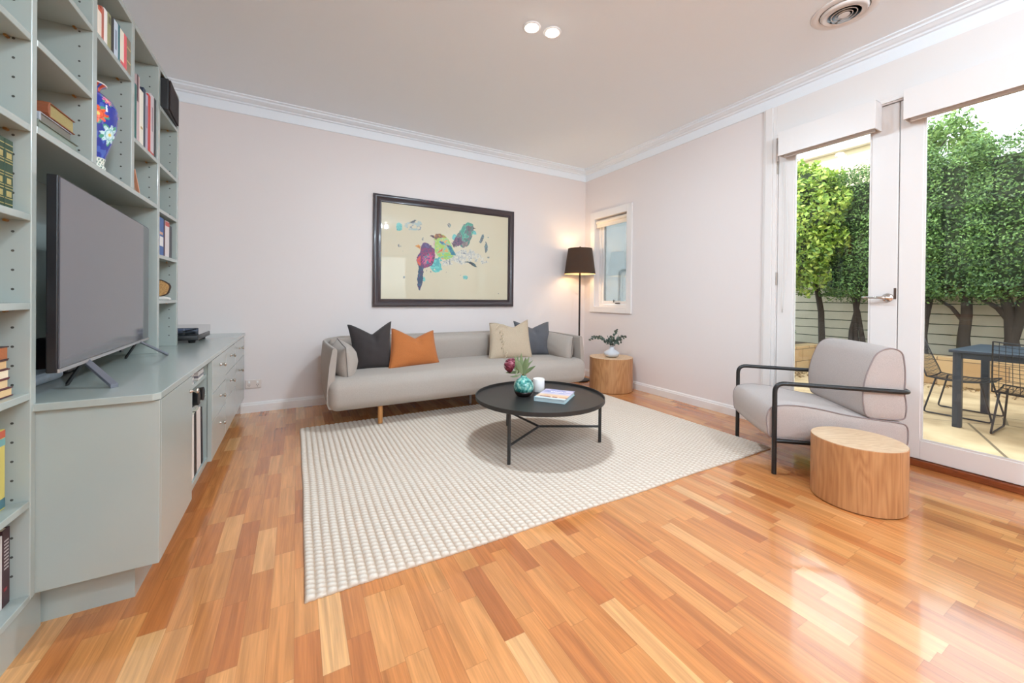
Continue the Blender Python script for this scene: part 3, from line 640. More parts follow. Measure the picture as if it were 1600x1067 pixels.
for lab, c, y, th, h, ln, mk in (('cream and red record sleeve nearest in the open cabinet bay', (228, 206, 186), 2.135, .050, .29, -1, [(.0, 1, .7, .95, (190, 84, 62))]),
        ('white magazine file upright in the open cabinet bay', (222, 212, 202), 2.200, .070, .295, -2, []), ('black narrow folder between the two pale files', (26, 24, 26), 2.284, .040, .295, -3, []),
        ('thick off-white file right of the black folder', (218, 204, 196), 2.335, .080, .295, -4, []), ('charcoal leaning folder last in the open cabinet bay', (48, 46, 50), 2.440, .028, .285, -6, [])):
    book(lab, c, th, h, .2, (-.409, y, .157), lean=R(-ln), group=GR, name='folder', cat='folder', marks=mk)
# the blue and white vase with painted flowers
prof = [(.001, 0), (.042, 0), (.044, .008), (.038, .022), (.044, .055), (.060, .11), (.073, .165), (.0785, .215), (.0755, .245), (.062, .272), (.044, .290), (.031, .300), (.026, .307), (.028, .316), (.038, .326), (.046, .332), (.044, .335), (.036, .330), (.022, .318), (.020, .305)]
def vnoise(x, y, z, s, seed=0):
    X, Y, Z = x * s, y * s, z * s; xi, yi, zi = np.floor(X).astype(int), np.floor(Y).astype(int), np.floor(Z).astype(int)
    fx, fy, fz = X - xi, Y - yi, Z - zi; fx, fy, fz = [f * f * (3 - 2 * f) for f in (fx, fy, fz)]
    def h(a, b, c):
        n = (a * 374761393 + b * 668265263 + c * 2147483647 + seed * 974711) & 0xffffffff
        n = ((n ^ (n >> 13)) * 1274126177) & 0xffffffff; return ((n ^ (n >> 16)) & 0xffff) / 65535.0
    r = 0
    for i in (0, 1):
        for j in (0, 1):
            for k in (0, 1): r = r + h(xi + i, yi + j, zi + k) * (fx if i else 1 - fx) * (fy if j else 1 - fy) * (fz if k else 1 - fz)
    return r
def setcol(o, cols, name='Col'):
    a = o.data.color_attributes.new(name, 'FLOAT_COLOR', 'POINT'); a.data.foreach_set('color', np.concatenate([cols, np.ones((len(cols), 1))], 1).astype(np.float32).ravel())
n = 160; b = MB(); fine = []
for i in range(len(prof) - 1):
    k = max(1, int(abs(prof[i + 1][1] - prof[i][1]) / .003))
    for j in range(k): t_ = j / k; fine.append((prof[i][0] * (1 - t_) + prof[i + 1][0] * t_, prof[i][1] * (1 - t_) + prof[i + 1][1] * t_))
fine.append(prof[-1]); b.lathe(fine, n=n)
vase = b.build('porcelain_vase', mat('painted_porcelain', (255, 255, 255), .12, attr='Col', coat=.5), None, smooth=True, loc=(-.702, 2.106, 1.485))
tag(vase, 'large blue porcelain vase painted with orange, white and pink flowers on the long shelf', 'vase')
P = np.array(b.v); th = np.arctan2(P[:, 1], P[:, 0]); z = P[:, 2]; C = np.tile(np.array(lin((34, 52, 150))), (len(P), 1)); u = th * .095
def paint(m, c): C[m] = lin(c)
nz = vnoise(P[:, 0], P[:, 1], z, 60, 3); paint(nz > .72, (60, 92, 180))
def flower(t0, z0, r, c1, c2, pet=8):
    z0 *= .8; r *= .78; du = (np.angle(np.exp(1j * (th - t0)))) * .075; dz = z - z0; rr = np.hypot(du, dz); a = np.arctan2(dz, du)
    m = rr < r * (.78 + .22 * np.cos(pet * a)); paint(rr < r * 1.12 * (.7 + .3 * np.cos(5 * a + 1)), (70, 150, 120)); paint(m, c1)
    paint(m & (np.abs(np.sin(pet * a / 2)) < .12), c2); paint(m & (np.abs(rr / r - .5) < .05), c2); paint(rr < r * .18, (224, 196, 90))
for t0, z0, r, c1, c2 in ((-1.0, .25, .042, (238, 92, 40), (200, 50, 20)), (-.35, .17, .05, (206, 232, 232), (120, 180, 190)), (.45, .27, .04, (230, 140, 170), (190, 60, 110)), (-.5, .33, .026, (226, 130, 160), (180, 60, 100)),
        (-2.0, .18, .048, (206, 232, 232), (120, 180, 190)), (-2.3, .29, .036, (230, 140, 170), (190, 60, 110)), (1.4, .2, .05, (238, 92, 40), (200, 50, 20)), (2.4, .25, .045, (206, 232, 232), (120, 180, 190)), (.6, .16, .026, (90, 190, 130), (60, 150, 100)), (-1.45, .33, .024, (230, 150, 170), (190, 60, 110))): flower(t0, z0, r, c1, c2)
paint((z < .045), (222, 226, 214)); paint((z < .045) & (np.sin(th * 22) * np.sin(z * 300) > .3), (60, 110, 96)); paint((z > .30), (206, 74, 44)); paint((z > .30) & (np.sin(th * 9) > .5), (40, 70, 150)); paint(z > .331, (238, 232, 226))
setcol(vase, C)
# ------------------------------------------------------------------ rug
def rug():
    x0, x1, y0, y1 = .03, 2.81, 1.415, 3.29; nr = 84; px = (x1 - x0) / nr; kx = 7; ny = 470; py = .0245
    X = np.linspace(x0, x1, nr * kx + 1); Y = np.linspace(y0, y1, ny + 1); XX, YY = np.meshgrid(X, Y)
    wob = .004 * np.sin(YY * 3.1 + 1) + .002 * np.sin(YY * 9 + XX * 2); edge = np.minimum(XX - x0, x1 - XX)
    ph = (XX - x0) / px + wob / px * .25; row = np.floor(ph).astype(int); f = ph - row
    prof_ = np.sqrt(np.clip(np.sin(np.pi * f), 0, 1)); br = .5 + .5 * np.sin(2 * np.pi * (YY / py) + (row % 2) * np.pi + (f - .5) * 2.2)
    n1 = RNG.rand(*XX.shape)
    Z = .007 + .0085 * prof_ * (.55 + .45 * br) + .0008 * (n1 - .5)
    Z[:2] *= .7; Z[-2:] *= .7; Z[:, 0] = Z[:, -1] = .004
    PX = XX + wob * .6 + 0; PY = YY + .003 * np.sin(XX * 7) * ((YY < y0 + .05) | (YY > y1 - .05)) + .0035 * (n1 - .5) * (YY == y0)
    V = np.stack([PX, PY, Z], -1).reshape(-1, 3); nx = nr * kx + 1
    i = np.arange(ny)[:, None] * nx + np.arange(nx - 1)[None]; F_ = np.stack([i, i + 1, i + nx + 1, i + nx], -1).reshape(-1, 4)
    # skirt to the floor
    rim = np.concatenate([np.arange(nx), np.arange(1, ny + 1) * nx + nx - 1, (ny * nx + np.arange(nx - 2, -1, -1)), np.arange(ny - 1, 0, -1) * nx])
    low = V[rim].copy(); low[:, 2] = .0005; nb = len(V); k = len(rim); V = np.concatenate([V, low])
    a = np.arange(k); S = np.stack([rim[a], nb + a, nb + (a + 1) % k, rim[(a + 1) % k]], -1)
    F_ = np.concatenate([F_, S])
    me = D.meshes.new('rug'); me.vertices.add(len(V)); me.vertices.foreach_set('co', V.ravel().astype(np.float32)); me.loops.add(F_.size); me.loops.foreach_set('vertex_index', F_.ravel().astype(np.int32))
    me.polygons.add(len(F_)); me.polygons.foreach_set('loop_start', np.arange(0, F_.size, 4, dtype=np.int32)); me.polygons.foreach_set('loop_total', np.full(len(F_), 4, dtype=np.int32))
    me.update(); me.validate(); me.polygons.foreach_set('use_smooth', [True] * len(F_))
    o = D.objects.new('rug', me); COL.objects.link(o)
    ivory, beige = np.array(lin((233, 223, 211))), np.array(lin((192, 165, 141)))
    tt = np.clip(prof_ * (.45 + .6 * br) * 1.05 - .1 + .25 * (n1 - .5), 0, 1).reshape(-1, 1); C = beige * (1 - tt) + ivory * tt
    C = np.concatenate([C, np.tile(beige * 1.05, (k, 1))]); setcol(o, C)
    me.materials.append(mat('woven_wool', (255, 255, 255), .95, attr='Col', bump=.5, bscale=500)); tag(o, 'ivory and beige chunky woven rug on the timber floor', 'rug')
rug()
# ------------------------------------------------------------------ sofa
FAB = mat('sofa_fabric', (172, 160, 150), .9, bump=.5, bscale=420, vary=.10, vscale=260, sheen=.15)
FABD = mat('sofa_welt', (118, 112, 106), .9)
OAK = M_wood('oak_leg', (206, 148, 88), (176, 116, 62), (30, 30, 3), 3, .45)
sofa = thing('sofa', 'long light grey fabric sofa on wooden legs against the back wall', 'sofa', (.195, 3.05, 0))
SL = 2.39; SDp = .80
def sofa_shell():
    mb = MB(); path = []; r = .16
    path += [((0, y), (-1, 0), 0) for y in np.linspace(.035, SDp - r, 9)]
    for k in range(1, 8): a = math.pi - (math.pi / 2) * k / 8; path.append(((r + r * math.cos(a), SDp - r + r * math.sin(a)), (math.cos(a), math.sin(a)), k / 8))
    path += [((x, SDp), (0, 1), 1) for x in np.linspace(r, SL - r, 20)]
    for k in range(1, 8): a = math.pi / 2 - (math.pi / 2) * k / 8; path.append(((SL - r + r * math.cos(a), SDp - r + r * math.sin(a)), (math.cos(a), math.sin(a)), 1 - k / 8))
    path += [((SL, y), (1, 0), 0) for y in np.linspace(SDp - r, .035, 9)]
    ring = None
    for (p, nrm, t) in path:
        top = .620 + .022 * t + .004 * math.sin(p[1] * 4)
        fr = max(0, 1 - p[1] / .55) ** 1.6 if t == 0 else 0          # the arms draw in towards their front edge
        sec = [(-.036, .30), (-.036, top - .026), (-.033, top - .008), (-.027, top), (-.012, top), (-.003, top - .010), (0, top - .034), (.008, .50), (.010, .38), (.008, .28), (.002, .225), (-.006, .192), (-.014, .178), (-.034, .174), (-.036, .23)]
        sec = [(o_ - fr * (.002 + .034 * max(0, min(1, (z - .2) / .4))), z) for o_, z in sec]
        V = [(p[0] + nrm[0] * o_, p[1] + nrm[1] * o_, z) for o_, z in sec]
        st = mb.n; n = len(sec); mb.v.extend(V); mb.n += n
        if ring is not None:
            for j in range(n): mb.f.append((ring + j, st + j, st + (j + 1) % n, ring + (j + 1) % n)); mb.m.append(0)
        else: mb.f.append(tuple(range(n))); mb.m.append(0)
        ring = st
    mb.f.append(tuple(ring + j for j in range(n))[::-1]); mb.m.append(0)
    return mb
sofa_shell().build('outer_shell', FAB, sofa, smooth='auto', bevel=0)
def seatfn(x, y, z):
    t = (x / SL) * 2 - 1; f = max(0, 1 - y / .30); up = max(0, (z - .27) / .12)
    z = z + .012 * (1 - t ** 4) * math.sin(min(1, max(0, y / .75)) * math.pi) * up
    y = y - .030 * (1 - ((z - .27) / .13) ** 2 if abs(z - .27) < .13 else 0) * f * 1.0
    return (x, y, z)
MB().rbox(.010, SL - .010, .0, SDp - .04, .155, .396, .070, 8, fn=seatfn, div=16).build('seat', FAB, sofa, smooth=True)
def backfn(x, y, z):
    t = (x / SL) * 2 - 1; return (x, y - .02 * math.sin(min(1, max(0, (z - .38) / .26)) * math.pi), z + .004 * math.cos(x * 5))
MB().rbox(.05, SL - .05, SDp - .20, SDp - .048, .33, .632, .06, 7, fn=backfn, div=16).build('backrest', FAB, sofa, smooth=True)
def pillow(c, T, chop=.0, bow=.06, n=26, ears=.0, chopx=0, sag=0):
    """c = BL, BR, TR, TL corners"""
    BL, BR, TR, TL = [np.array(q, float) for q in c]; up = ((TL - BL) + (TR - BR)) / 2; up /= np.linalg.norm(up); rt = (BR - BL) + (TR - TL); rt /= np.linalg.norm(rt); nm_ = np.cross(rt, up)
    V = []; F_ = []; N = n + 1
    for side in (1, -1):
        for j in range(N):
            for i in range(N):
                u = -1 + 2 * i / n; v = -1 + 2 * j / n
                uu = u * (1 - bow * (1 - v * v) * abs(u)); vv = v * (1 - bow * (1 - u * u) * abs(v))
                a, b_ = (uu + 1) / 2, (vv + 1) / 2
                P = BL * (1 - a) * (1 - b_) + BR * a * (1 - b_) + TR * a * b_ + TL * (1 - a) * b_
                th_ = T / 2 * ((1 - u ** 2) ** .55) * ((1 - v ** 2) ** .55)
                k = max(0, 1 - abs(u - chopx) / .95) ** 1.25 * max(0, (v + 1) / 2) ** 2.2
                P = P - up * chop * k; th_ *= (1 - .35 * k * (1 if chop else 0))
                cr = math.exp(-((u - chopx - .12) / .12) ** 2) * math.exp(-((v - .45) / .3) ** 2) * (1 if chop else 0)
                wr = .003 * math.sin(9 * u + 5 * v) * math.sin(7 * v - 3 * u) * (1 - u ** 2) * (1 - v ** 2)
                P = P + nm_ * side * (th_ - .018 * cr * (1 if side == 1 else 0) + wr) - up * sag * (1 - v * v) * 0
                V.append(P)
    for s_ in (0, 1):
        for j in range(n):
            for i in range(n):
                q = [s_ * N * N + j * N + i, s_ * N * N + j * N + i + 1, s_ * N * N + (j + 1) * N + i + 1, s_ * N * N + (j + 1) * N + i]; F_.append(tuple(q if s_ == 0 else q[::-1]))
    mb = MB(); mb.add(V, F_); 
    edge = []
    for i in range(N): edge.append(V[i])
    for j in range(1, N): edge.append(V[j * N + n])
    for i in range(n - 1, -1, -1): edge.append(V[n * N + i])
    for j in range(n - 1, 0, -1): edge.append(V[j * N])
    return mb, edge
def weld(o, d=.0006):
    bm = bmesh.new(); bm.from_mesh(o.data); bmesh.ops.remove_doubles(bm, verts=bm.verts, dist=d); bm.to_mesh(o.data); bm.free()
# loose arm cushions belonging to the sofa
for (c, T) in (([(.150, .075, .345), (.165, .60, .37), (.115, .60, .640), (.128, .065, .618)], .21), ([(SL - .165, .60, .37), (SL - .150, .075, .345), (SL - .128, .065, .622), (SL - .125, .62, .642)], .20)):
    mb, ed = pillow(c, T, bow=.02); o = mb.build('arm_cushion', FAB, sofa, smooth=True); weld(o)
    MB().tube(ed, .003, 6, closed=True).build('piping', FABD, o, smooth=True)
for x, y in ((.382, .078), (SL - .382, .078), (.382, SDp - .09), (SL - .382, SDp - .09)):
    z0 = .0165 if y < .3 else 0
    MB().tube([(x, y, z0), (x, y, .17)], [.0175, .019], 20).build('leg', OAK, sofa, smooth='auto')
MB().tube([(1.253, .334, 0), (1.253, .334, .17)], .011, 14).build('centre_leg', mat('leg_grey_metal', (178, 176, 176), .4, .5), sofa, smooth='auto')
# scatter cushions
def scatter(label, corners, T, col, chop, extra=None, **k):
    ctr = np.mean(np.array(corners), 0); loc = (ctr[0], ctr[1], min(c[2] for c in corners))
    t = thing('scatter_cushion', label, 'cushion', loc, group='scatter cushions on the sofa')
    cc = [np.array(c) - np.array(loc) for c in corners]; mb, ed = pillow(cc, T, chop, **k)
    m = mat('cushion_%d_%d_%d' % tuple(col), col, .85, bump=.35, bscale=350, vary=.08, vscale=120, sheen=.1)
    o = mb.build('cover', m, t, smooth=True); weld(o)
    MB().tube(ed, .0022, 6, closed=True).build('seam', m, t, smooth=True)
    return t, m
scatter('black-brown square cushion at the left end of the sofa', [(.425, 3.40, .392), (.71, 3.37, .392), (.738, 3.53, .785), (.378, 3.54, .762)], .16, (50, 42, 41), .095, chopx=.05, bow=.07)
scatter('burnt orange oblong cushion leaning beside the black-brown one', [(.672, 3.30, .392), (1.145, 3.40, .400), (1.125, 3.53, .692), (.735, 3.50, .722)], .15, (178, 102, 46), .085, chopx=.05, bow=.05)
t, m = scatter('beige linen square cushion with a tied fringe seam, leaning toward the right', [(1.645, 3.40, .394), (2.10, 3.32, .392), (2.165, 3.53, .782), (1.725, 3.56, .745)], .15, (188, 168, 144), .075, chopx=.2, bow=.05)
b = MB()
for k in range(9):
    tt = k / 8; x = -.12 + .012 * math.sin(k * 2.1); z = .30 - .24 * tt; y = -.158 + .47 * z
    b.tube([(x + .01, y, z), (x + .018 * math.sin(k), y - .008, z - .02), (x - .012, y - .006, z - .04)], .0035, 6)
b.tube([(-.17 + .02 * k, -.158 + .47 * (.30 + .045 * math.sin(k * .42)) + .012, .30 + .045 * math.sin(k * .42)) for k in range(8)], .003, 6)
b.build('fringe', mat('fringe_linen', (206, 188, 160), .9), t, smooth=True)
scatter('slate grey square cushion behind the beige one', [(2.05, 3.50, .396), (2.405, 3.40, .392), (2.455, 3.56, .742), (2.03, 3.60, .757)], .15, (84, 84, 89), .07, chopx=-.02, bow=.06)
# ------------------------------------------------------------------ floor lamp
lx, ly = 3.05, 3.75
t = thing('floor_lamp', 'black floor lamp with tapered dark fabric shade, lit, in the corner', 'floor lamp', (lx, ly, 0))
MB().lathe([(.001, 0), (.13, 0), (.133, .006), (.13, .014), (.02, .02), (.012, .03), (.001, .03)], n=40).build('base', BLACKM, t, smooth='auto')
MB().tube([(0, 0, .02), (0, 0, 1.50)], .011, 16).build('pole', mat('pole_dark_bronze', (44, 34, 30), .4, .3), t, smooth='auto')
def M_shade():
    m = D.materials.new('shade_fabric'); m.use_nodes = True; nt = m.node_tree; b_ = nt.nodes['Principled BSDF']; b_.inputs['Base Color'].default_value = rgba((46, 38, 33)); b_.inputs['Roughness'].default_value = .9
    tr = nt.nodes.new('ShaderNodeBsdfTranslucent'); tr.inputs[0].default_value = (.21, .135, .078, 1); ad = nt.nodes.new('ShaderNodeAddShader'); o = nt.nodes['Material Output']
    nt.links.new(b_.outputs[0], ad.inputs[0]); nt.links.new(tr.outputs[0], ad.inputs[1]); nt.links.new(ad.outputs[0], o.inputs[0]); return m
sh = MB().lathe([(.190, 1.308), (.146, 1.622)], n=56); sh.f = [f for f in sh.f if len(f) == 4]; sh.m = [0] * len(sh.f)
s_ = sh.build('lamp_shade', M_shade(), t, smooth=True)
il = MB().lathe([(.1875, 1.309), (.1445, 1.621)], n=56); il.f = [f[::-1] for f in il.f if len(f) == 4]; il.m = [0] * len(il.f)
il.build('shade_lining', (lambda m: m)(mat('shade_lining_cream', (236, 214, 170), .8)), s_, smooth=True)

b = MB(); b.tube([(0, 0, 1.60), (0, 0, 1.635)], .006, 10); b.lathe([(.001, 1.63), (.009, 1.632), (.011, 1.64), (.007, 1.648), (.001, 1.65)], n=16)
for a in range(3): an = a * 2.094; b.tube([(0, 0, 1.615), (.145 * math.cos(an), .145 * math.sin(an), 1.618)], .002, 6)
b.build('spider', BLACKM, t)
MB().lathe([(.001, 1.50), (.014, 1.50), (.016, 1.53), (.026, 1.55), (.028, 1.572), (.018, 1.59), (.001, 1.60)], n=20).build('bulb', mat('bulb_glow', (255, 226, 170), .5, emit=14), t, smooth=True)
for zz, en in ((1.46, 5.0), (1.612, 1.4)):
    l = D.lights.new('lamp_bulb_light', 'POINT'); l.energy = en; l.color = (1, .80, .56); l.shadow_soft_size = .03; o = D.objects.new('lamp_bulb_light', l); COL.objects.link(o); o.parent = t; o.location = (0, 0, zz)
# ------------------------------------------------------------------ framed print
t = thing('framed_print', 'large dark-framed print of three painted birds on the back wall', 'picture', (1.439, YB, 1.462))
cx_, cz_ = 1.439, 1.462; hw, hh = .790, .557
def frame_mb(prof, hw, hh):
    mb = MB(); n = len(prof); cs = [(-1, -1), (1, -1), (1, 1), (-1, 1)]
    for sx_, sz_ in cs:
        for d_, y in prof: mb.v.append((sx_ * (hw - d_), -y, sz_ * (hh - d_)))
    mb.n = 4 * n
    for k in range(4):
        for j in range(n):
            a, b_ = k * n + j, k * n + (j + 1) % n; c_, d_ = ((k + 1) % 4) * n + (j + 1) % n, ((k + 1) % 4) * n + j; mb.f.append((a, b_, c_, d_)); mb.m.append(0)
    return mb
frame_mb([(0, .002), (0, .022), (.006, .032), (.018, .036), (.03, .034), (.04, .026), (.052, .022), (.064, .026), (.072, .026), (.078, .018), (.078, .002)], hw, hh).build('frame', mat('frame_dark_wood', (52, 40, 44), .3, coat=.3), t, smooth='auto')
iw, ih = hw - .076, hh - .076
def art():
    nx, nz = 520, 350; X = np.linspace(-iw, iw, nx); Z = np.linspace(-ih, ih, nz); XX, ZZ = np.meshgrid(X, Z)
    wx, wz = XX + cx_, ZZ + cz_; C = np.tile(np.array(lin((209, 199, 172))), XX.shape + (1,)); O = np.zeros_like(XX)
    N = lambda s, sd=0: vnoise(wx, wz, O, s, sd)
    jx, jz = wx + .010 * (N(60, 5) - .5), wz + .010 * (N(60, 6) - .5)
    def poly(P_):
        m = np.zeros(XX.shape, bool); k = len(P_)
        for i in range(k):
            (ax, ay), (bx, by) = P_[i], P_[(i + 1) % k]
            if abs(by - ay) < 1e-9: continue
            m ^= ((ay > jz) != (by > jz)) & (jx < (bx - ax) * (jz - ay) / (by - ay) + ax)
        return m
    def fill(m, cols, s=26, sd=1, al=1.0):
        v = N(s, sd) * .6 + N(s * 2.6, sd + 9) * .4; v = np.clip((v - .28) / .46, 0, .9999) * len(cols); i0 = v.astype(int) % len(cols); cc = np.array([lin(c) for c in cols])[i0]
        C[m] = C[m] * (1 - al) + cc[m] * al
    TEAL = [(64, 178, 176), (96, 200, 194), (52, 160, 168)]
    def ell(x, z, a, b_, p=.25): return ((jx - x) / a) ** 2 + ((jz - z) / b_) ** 2 < 1 + p * (N(40, 7) - .5)
    fill(ell(1.29, 1.354, .069, .074, 1.2), TEAL, al=.9)
    sp = [(1.359, 1.386), (1.449, 1.43), (1.541, 1.514), (1.647, 1.541), (1.723, 1.526), (1.833, 1.463), (1.907, 1.401), (1.79, 1.38), (1.768, 1.348), (1.67, 1.383), (1.564, 1.358), (1.491, 1.374), (1.409, 1.341), (1.359, 1.338)]
    m = poly(sp); v0 = N(28, 44); fill(m & (v0 > .33), [(214, 208, 190), (206, 204, 190), (216, 212, 200), (160, 176, 186), (208, 202, 184), (112, 132, 156), (212, 206, 190)], 48, 3, .8)
    v = N(45, 21); fill(m & (np.abs(v - .5) < .022) & (v0 > .4), [(62, 76, 104), (96, 126, 144)], 30, 4, .85)
    fill(poly([(1.60, 1.40), (1.68, 1.405), (1.74, 1.38), (1.765, 1.345), (1.72, 1.352), (1.66, 1.385)]), [(44, 50, 60), (60, 90, 96)], 40, 2)
    st = poly([(0.928, 1.736), (1.019, 1.787), (1.112, 1.806), (1.136, 1.757), (1.113, 1.699), (1.011, 1.685), (0.956, 1.712)]); v = N(50, 8)
    fill(st & (v > .52), [(150, 180, 186), (180, 188, 178), (110, 130, 150)], 40, 5, .75); fill(poly([(1.00, 1.765), (1.06, 1.80), (1.075, 1.79), (1.03, 1.762)]) & (v > .3), [(50, 60, 72)], 30, 1, .85)
    for x, z, a, b_, k in [(0.902, 1.715, 0.032, 0.041, 't'), (1.623, 1.227, 0.028, 0.024, 't'), (1.16, 1.192, 0.014, 0.028, 't'), (1.493, 1.657, 0.031, 0.035, 't'), (1.726, 1.727, 0.022, 0.022, 't'), (1.815, 1.664, 0.02, 0.053, 'f'), (1.871, 1.577, 0.018, 0.063, 'f'), (1.431, 1.778, 0.018, 0.021, 'n'), (0.903, 1.52, 0.018, 0.015, 'n'), (0.951, 1.204, 0.011, 0.014, 'n'), (1.901, 1.462, 0.011, 0.012, 'n'), (2.032, 1.052, 0.008, 0.007, 'n'), (1.142, 1.608, 0.01, 0.015, 'n'), (1.406, 1.701, 0.006, 0.007, 'n'), (1.565, 1.248, 0.008, 0.008, 'n'), (1.188, 1.283, 0.008, 0.009, 'n'), (1.23, 1.27, 0.007, 0.008, 'n'), (0.978, 1.257, 0.006, 0.007, 'n'), (1.393, 1.274, 0.009, 0.009, 'n'), (1.439, 1.395, 0.008, 0.034, 'n'), (0.94, 1.468, 0.003, 0.005, 'n'), (1.898, 1.692, 0.011, 0.012, 'n')]:
        sl = .35 * (jz - z) if k == 'f' and x < 1.85 else 0
        m = (((jx - x - sl) / a) ** 2 + ((jz - z) / b_) ** 2 < 1 + .5 * (N(80, 7) - .5))
        if k == 'n': m &= N(110, 31) > .38
        fill(m, TEAL if k == 't' else ([(50, 70, 96), (90, 140, 150), (40, 52, 76)] if k == 'f' else [(96, 104, 120), (120, 116, 120), (70, 130, 136)]), 70, 12, .85)
    fill(poly([(1.571, 1.752), (1.591, 1.804), (1.644, 1.837), (1.703, 1.825), (1.725, 1.777), (1.71, 1.716), (1.678, 1.633), (1.647, 1.571), (1.583, 1.551), (1.541, 1.583), (1.51, 1.551), (1.468, 1.577), (1.488, 1.637), (1.529, 1.699)]), [(78, 150, 132), (104, 176, 150), (96, 110, 116), (126, 110, 118), (74, 128, 116)], 22, 14)
    fill(poly([(1.64, 1.80), (1.69, 1.79), (1.68, 1.745), (1.65, 1.74)]), [(112, 98, 100), (96, 92, 96)], 40, 3); fill(poly([(1.471, 1.60), (1.50, 1.66), (1.56, 1.66), (1.60, 1.60), (1.53, 1.56)]), [(98, 72, 96), (120, 84, 110), (70, 64, 90)], 30, 2)
    fill(poly([(1.58, 1.60), (1.66, 1.63), (1.64, 1.572), (1.585, 1.555)]), [(150, 132, 128), (122, 112, 112)], 30, 2)
    fill(poly([(1.709, 1.788), (1.747, 1.779), (1.709, 1.761)]), [(70, 48, 52)]); fill(poly([(1.458, 1.596), (1.51, 1.58), (1.489, 1.54)]), [(110, 62, 70), (80, 60, 80)])
    fill(poly([(1.267, 1.628), (1.297, 1.674), (1.346, 1.683), (1.396, 1.649), (1.437, 1.613), (1.469, 1.548), (1.505, 1.472), (1.47, 1.441), (1.409, 1.408), (1.348, 1.414), (1.309, 1.441), (1.269, 1.495), (1.26, 1.561)]), [(168, 194, 82), (132, 196, 120), (190, 200, 96), (110, 190, 170), (212, 164, 96)], 20, 17)
    fill(poly([(1.262, 1.637), (1.282, 1.672), (1.326, 1.686), (1.366, 1.665), (1.397, 1.644), (1.307, 1.631), (1.282, 1.61)]), [(176, 122, 68), (120, 80, 60)], 40, 2); fill(poly([(1.209, 1.653), (1.267, 1.655), (1.263, 1.628), (1.248, 1.636)]), [(72, 50, 62)])
    fill(poly([(1.40, 1.57), (1.45, 1.56), (1.505, 1.482), (1.506, 1.458), (1.459, 1.465)]), [(52, 116, 140), (70, 140, 150), (60, 90, 120)], 30, 3); fill(poly([(1.32, 1.60), (1.37, 1.60), (1.40, 1.565), (1.35, 1.57)]), [(72, 110, 140), (90, 150, 170)], 30, 3)
    fill(poly([(1.30, 1.48), (1.34, 1.51), (1.36, 1.54), (1.35, 1.50)]), [(206, 90, 70)], 30, 3); fill(poly([(1.262, 1.61), (1.275, 1.58), (1.265, 1.53), (1.258, 1.56)]), [(206, 160, 170)], 30, 3)
    fill(poly([(1.12, 1.485), (1.129, 1.546), (1.152, 1.572), (1.19, 1.573), (1.229, 1.549), (1.269, 1.505), (1.277, 1.448), (1.265, 1.381), (1.241, 1.342), (1.193, 1.316), (1.154, 1.305), (1.116, 1.317), (1.088, 1.343), (1.08, 1.389), (1.092, 1.437), (1.115, 1.466)]), [(96, 62, 104), (150, 48, 96), (74, 66, 112), (178, 60, 110), (88, 54, 84)], 24, 15)
    fill(poly([(1.135, 1.56), (1.19, 1.573), (1.225, 1.549), (1.21, 1.52), (1.15, 1.51)]), [(84, 66, 110), (96, 84, 128)], 40, 2); fill(poly([(1.153, 1.431), (1.211, 1.463), (1.25, 1.437), (1.231, 1.37), (1.164, 1.338), (1.135, 1.374)]), [(210, 70, 120), (90, 70, 130), (206, 110, 130), (64, 120, 140)], 40, 4)
    fill(poly([(1.088, 1.40), (1.12, 1.44), (1.12, 1.33), (1.09, 1.35)]), [(196, 70, 96), (214, 96, 60)], 40, 4)
    fill(poly([(1.063, 1.527), (1.096, 1.55), (1.119, 1.536), (1.124, 1.495), (1.101, 1.516)]), [(214, 150, 72), (180, 110, 60)], 40, 2)
    fill(poly([(1.102, 1.335), (1.154, 1.309), (1.146, 1.168), (1.114, 1.069), (1.092, 1.111), (1.089, 1.195), (1.098, 1.279)]), [(66, 60, 100), (50, 96, 122), (78, 60, 96), (44, 74, 100)], 30, 6)
    V = np.stack([XX, np.full_like(XX, -.0165), ZZ], -1).reshape(-1, 3); i = np.arange(nz - 1)[:, None] * nx + np.arange(nx - 1)[None]
    F_ = np.stack([i, i + 1, i + nx + 1, i + nx], -1).reshape(-1, 4)
    me = D.meshes.new('print'); me.from_pydata(V.tolist(), [], F_.tolist()); me.update(); o = D.objects.new('print', me); COL.objects.link(o); o.parent = t
    setcol(o, C.reshape(-1, 3)); me.materials.append(mat('art_paper', (255, 255, 255), .6, attr='Col', coat=1.0)); me.materials[0].node_tree.nodes['Principled BSDF'].inputs['Coat Roughness'].default_value = .02
art()
MB().box(-hw + .01, hw - .01, -.014, -.001, -hh + .01, hh - .01).build('backing_board', mat('board_brown', (120, 100, 80), .9), t)
# ------------------------------------------------------------------ coffee table and what stands on it
TX, TY = 1.463, 2.218
t = thing('coffee_table', 'round black metal tray coffee table with three legs on the rug', 'table', (TX, TY, 0))
TBL = mat('table_black', (38, 36, 35), .42, bump=.1, bscale=500)
MB().lathe([(.001, .318), (.434, .318), (.439, .322), (.4395, .345), (.436, .346), (.433, .345), (.432, .328), (.428, .326), (.001, .326)], n=96).build('tray_top', TBL, t, smooth='auto')
legs = [(1.105 - TX, 1.998 - TY), (1.83 - TX, 2.018 - TY), (1.432 - TX, 2.615 - TY)]
for x, y in legs: MB().tube([(x, y, .0165), (x, y, .32)], .0105, 16).build('leg', TBL, t, smooth='auto')
b = MB(); c0 = (-.006, -.006, .125)
for x, y in legs: b.tube([c0, (x, y, .125)], .0075, 12)
b.build('stretcher', TBL, t, smooth='auto')
VZ = .3265
vx, vy = 1.378, 2.290
t = thing('vase', 'round turquoise glazed vase with a dark base on the coffee table', 'vase', (vx, vy, VZ))
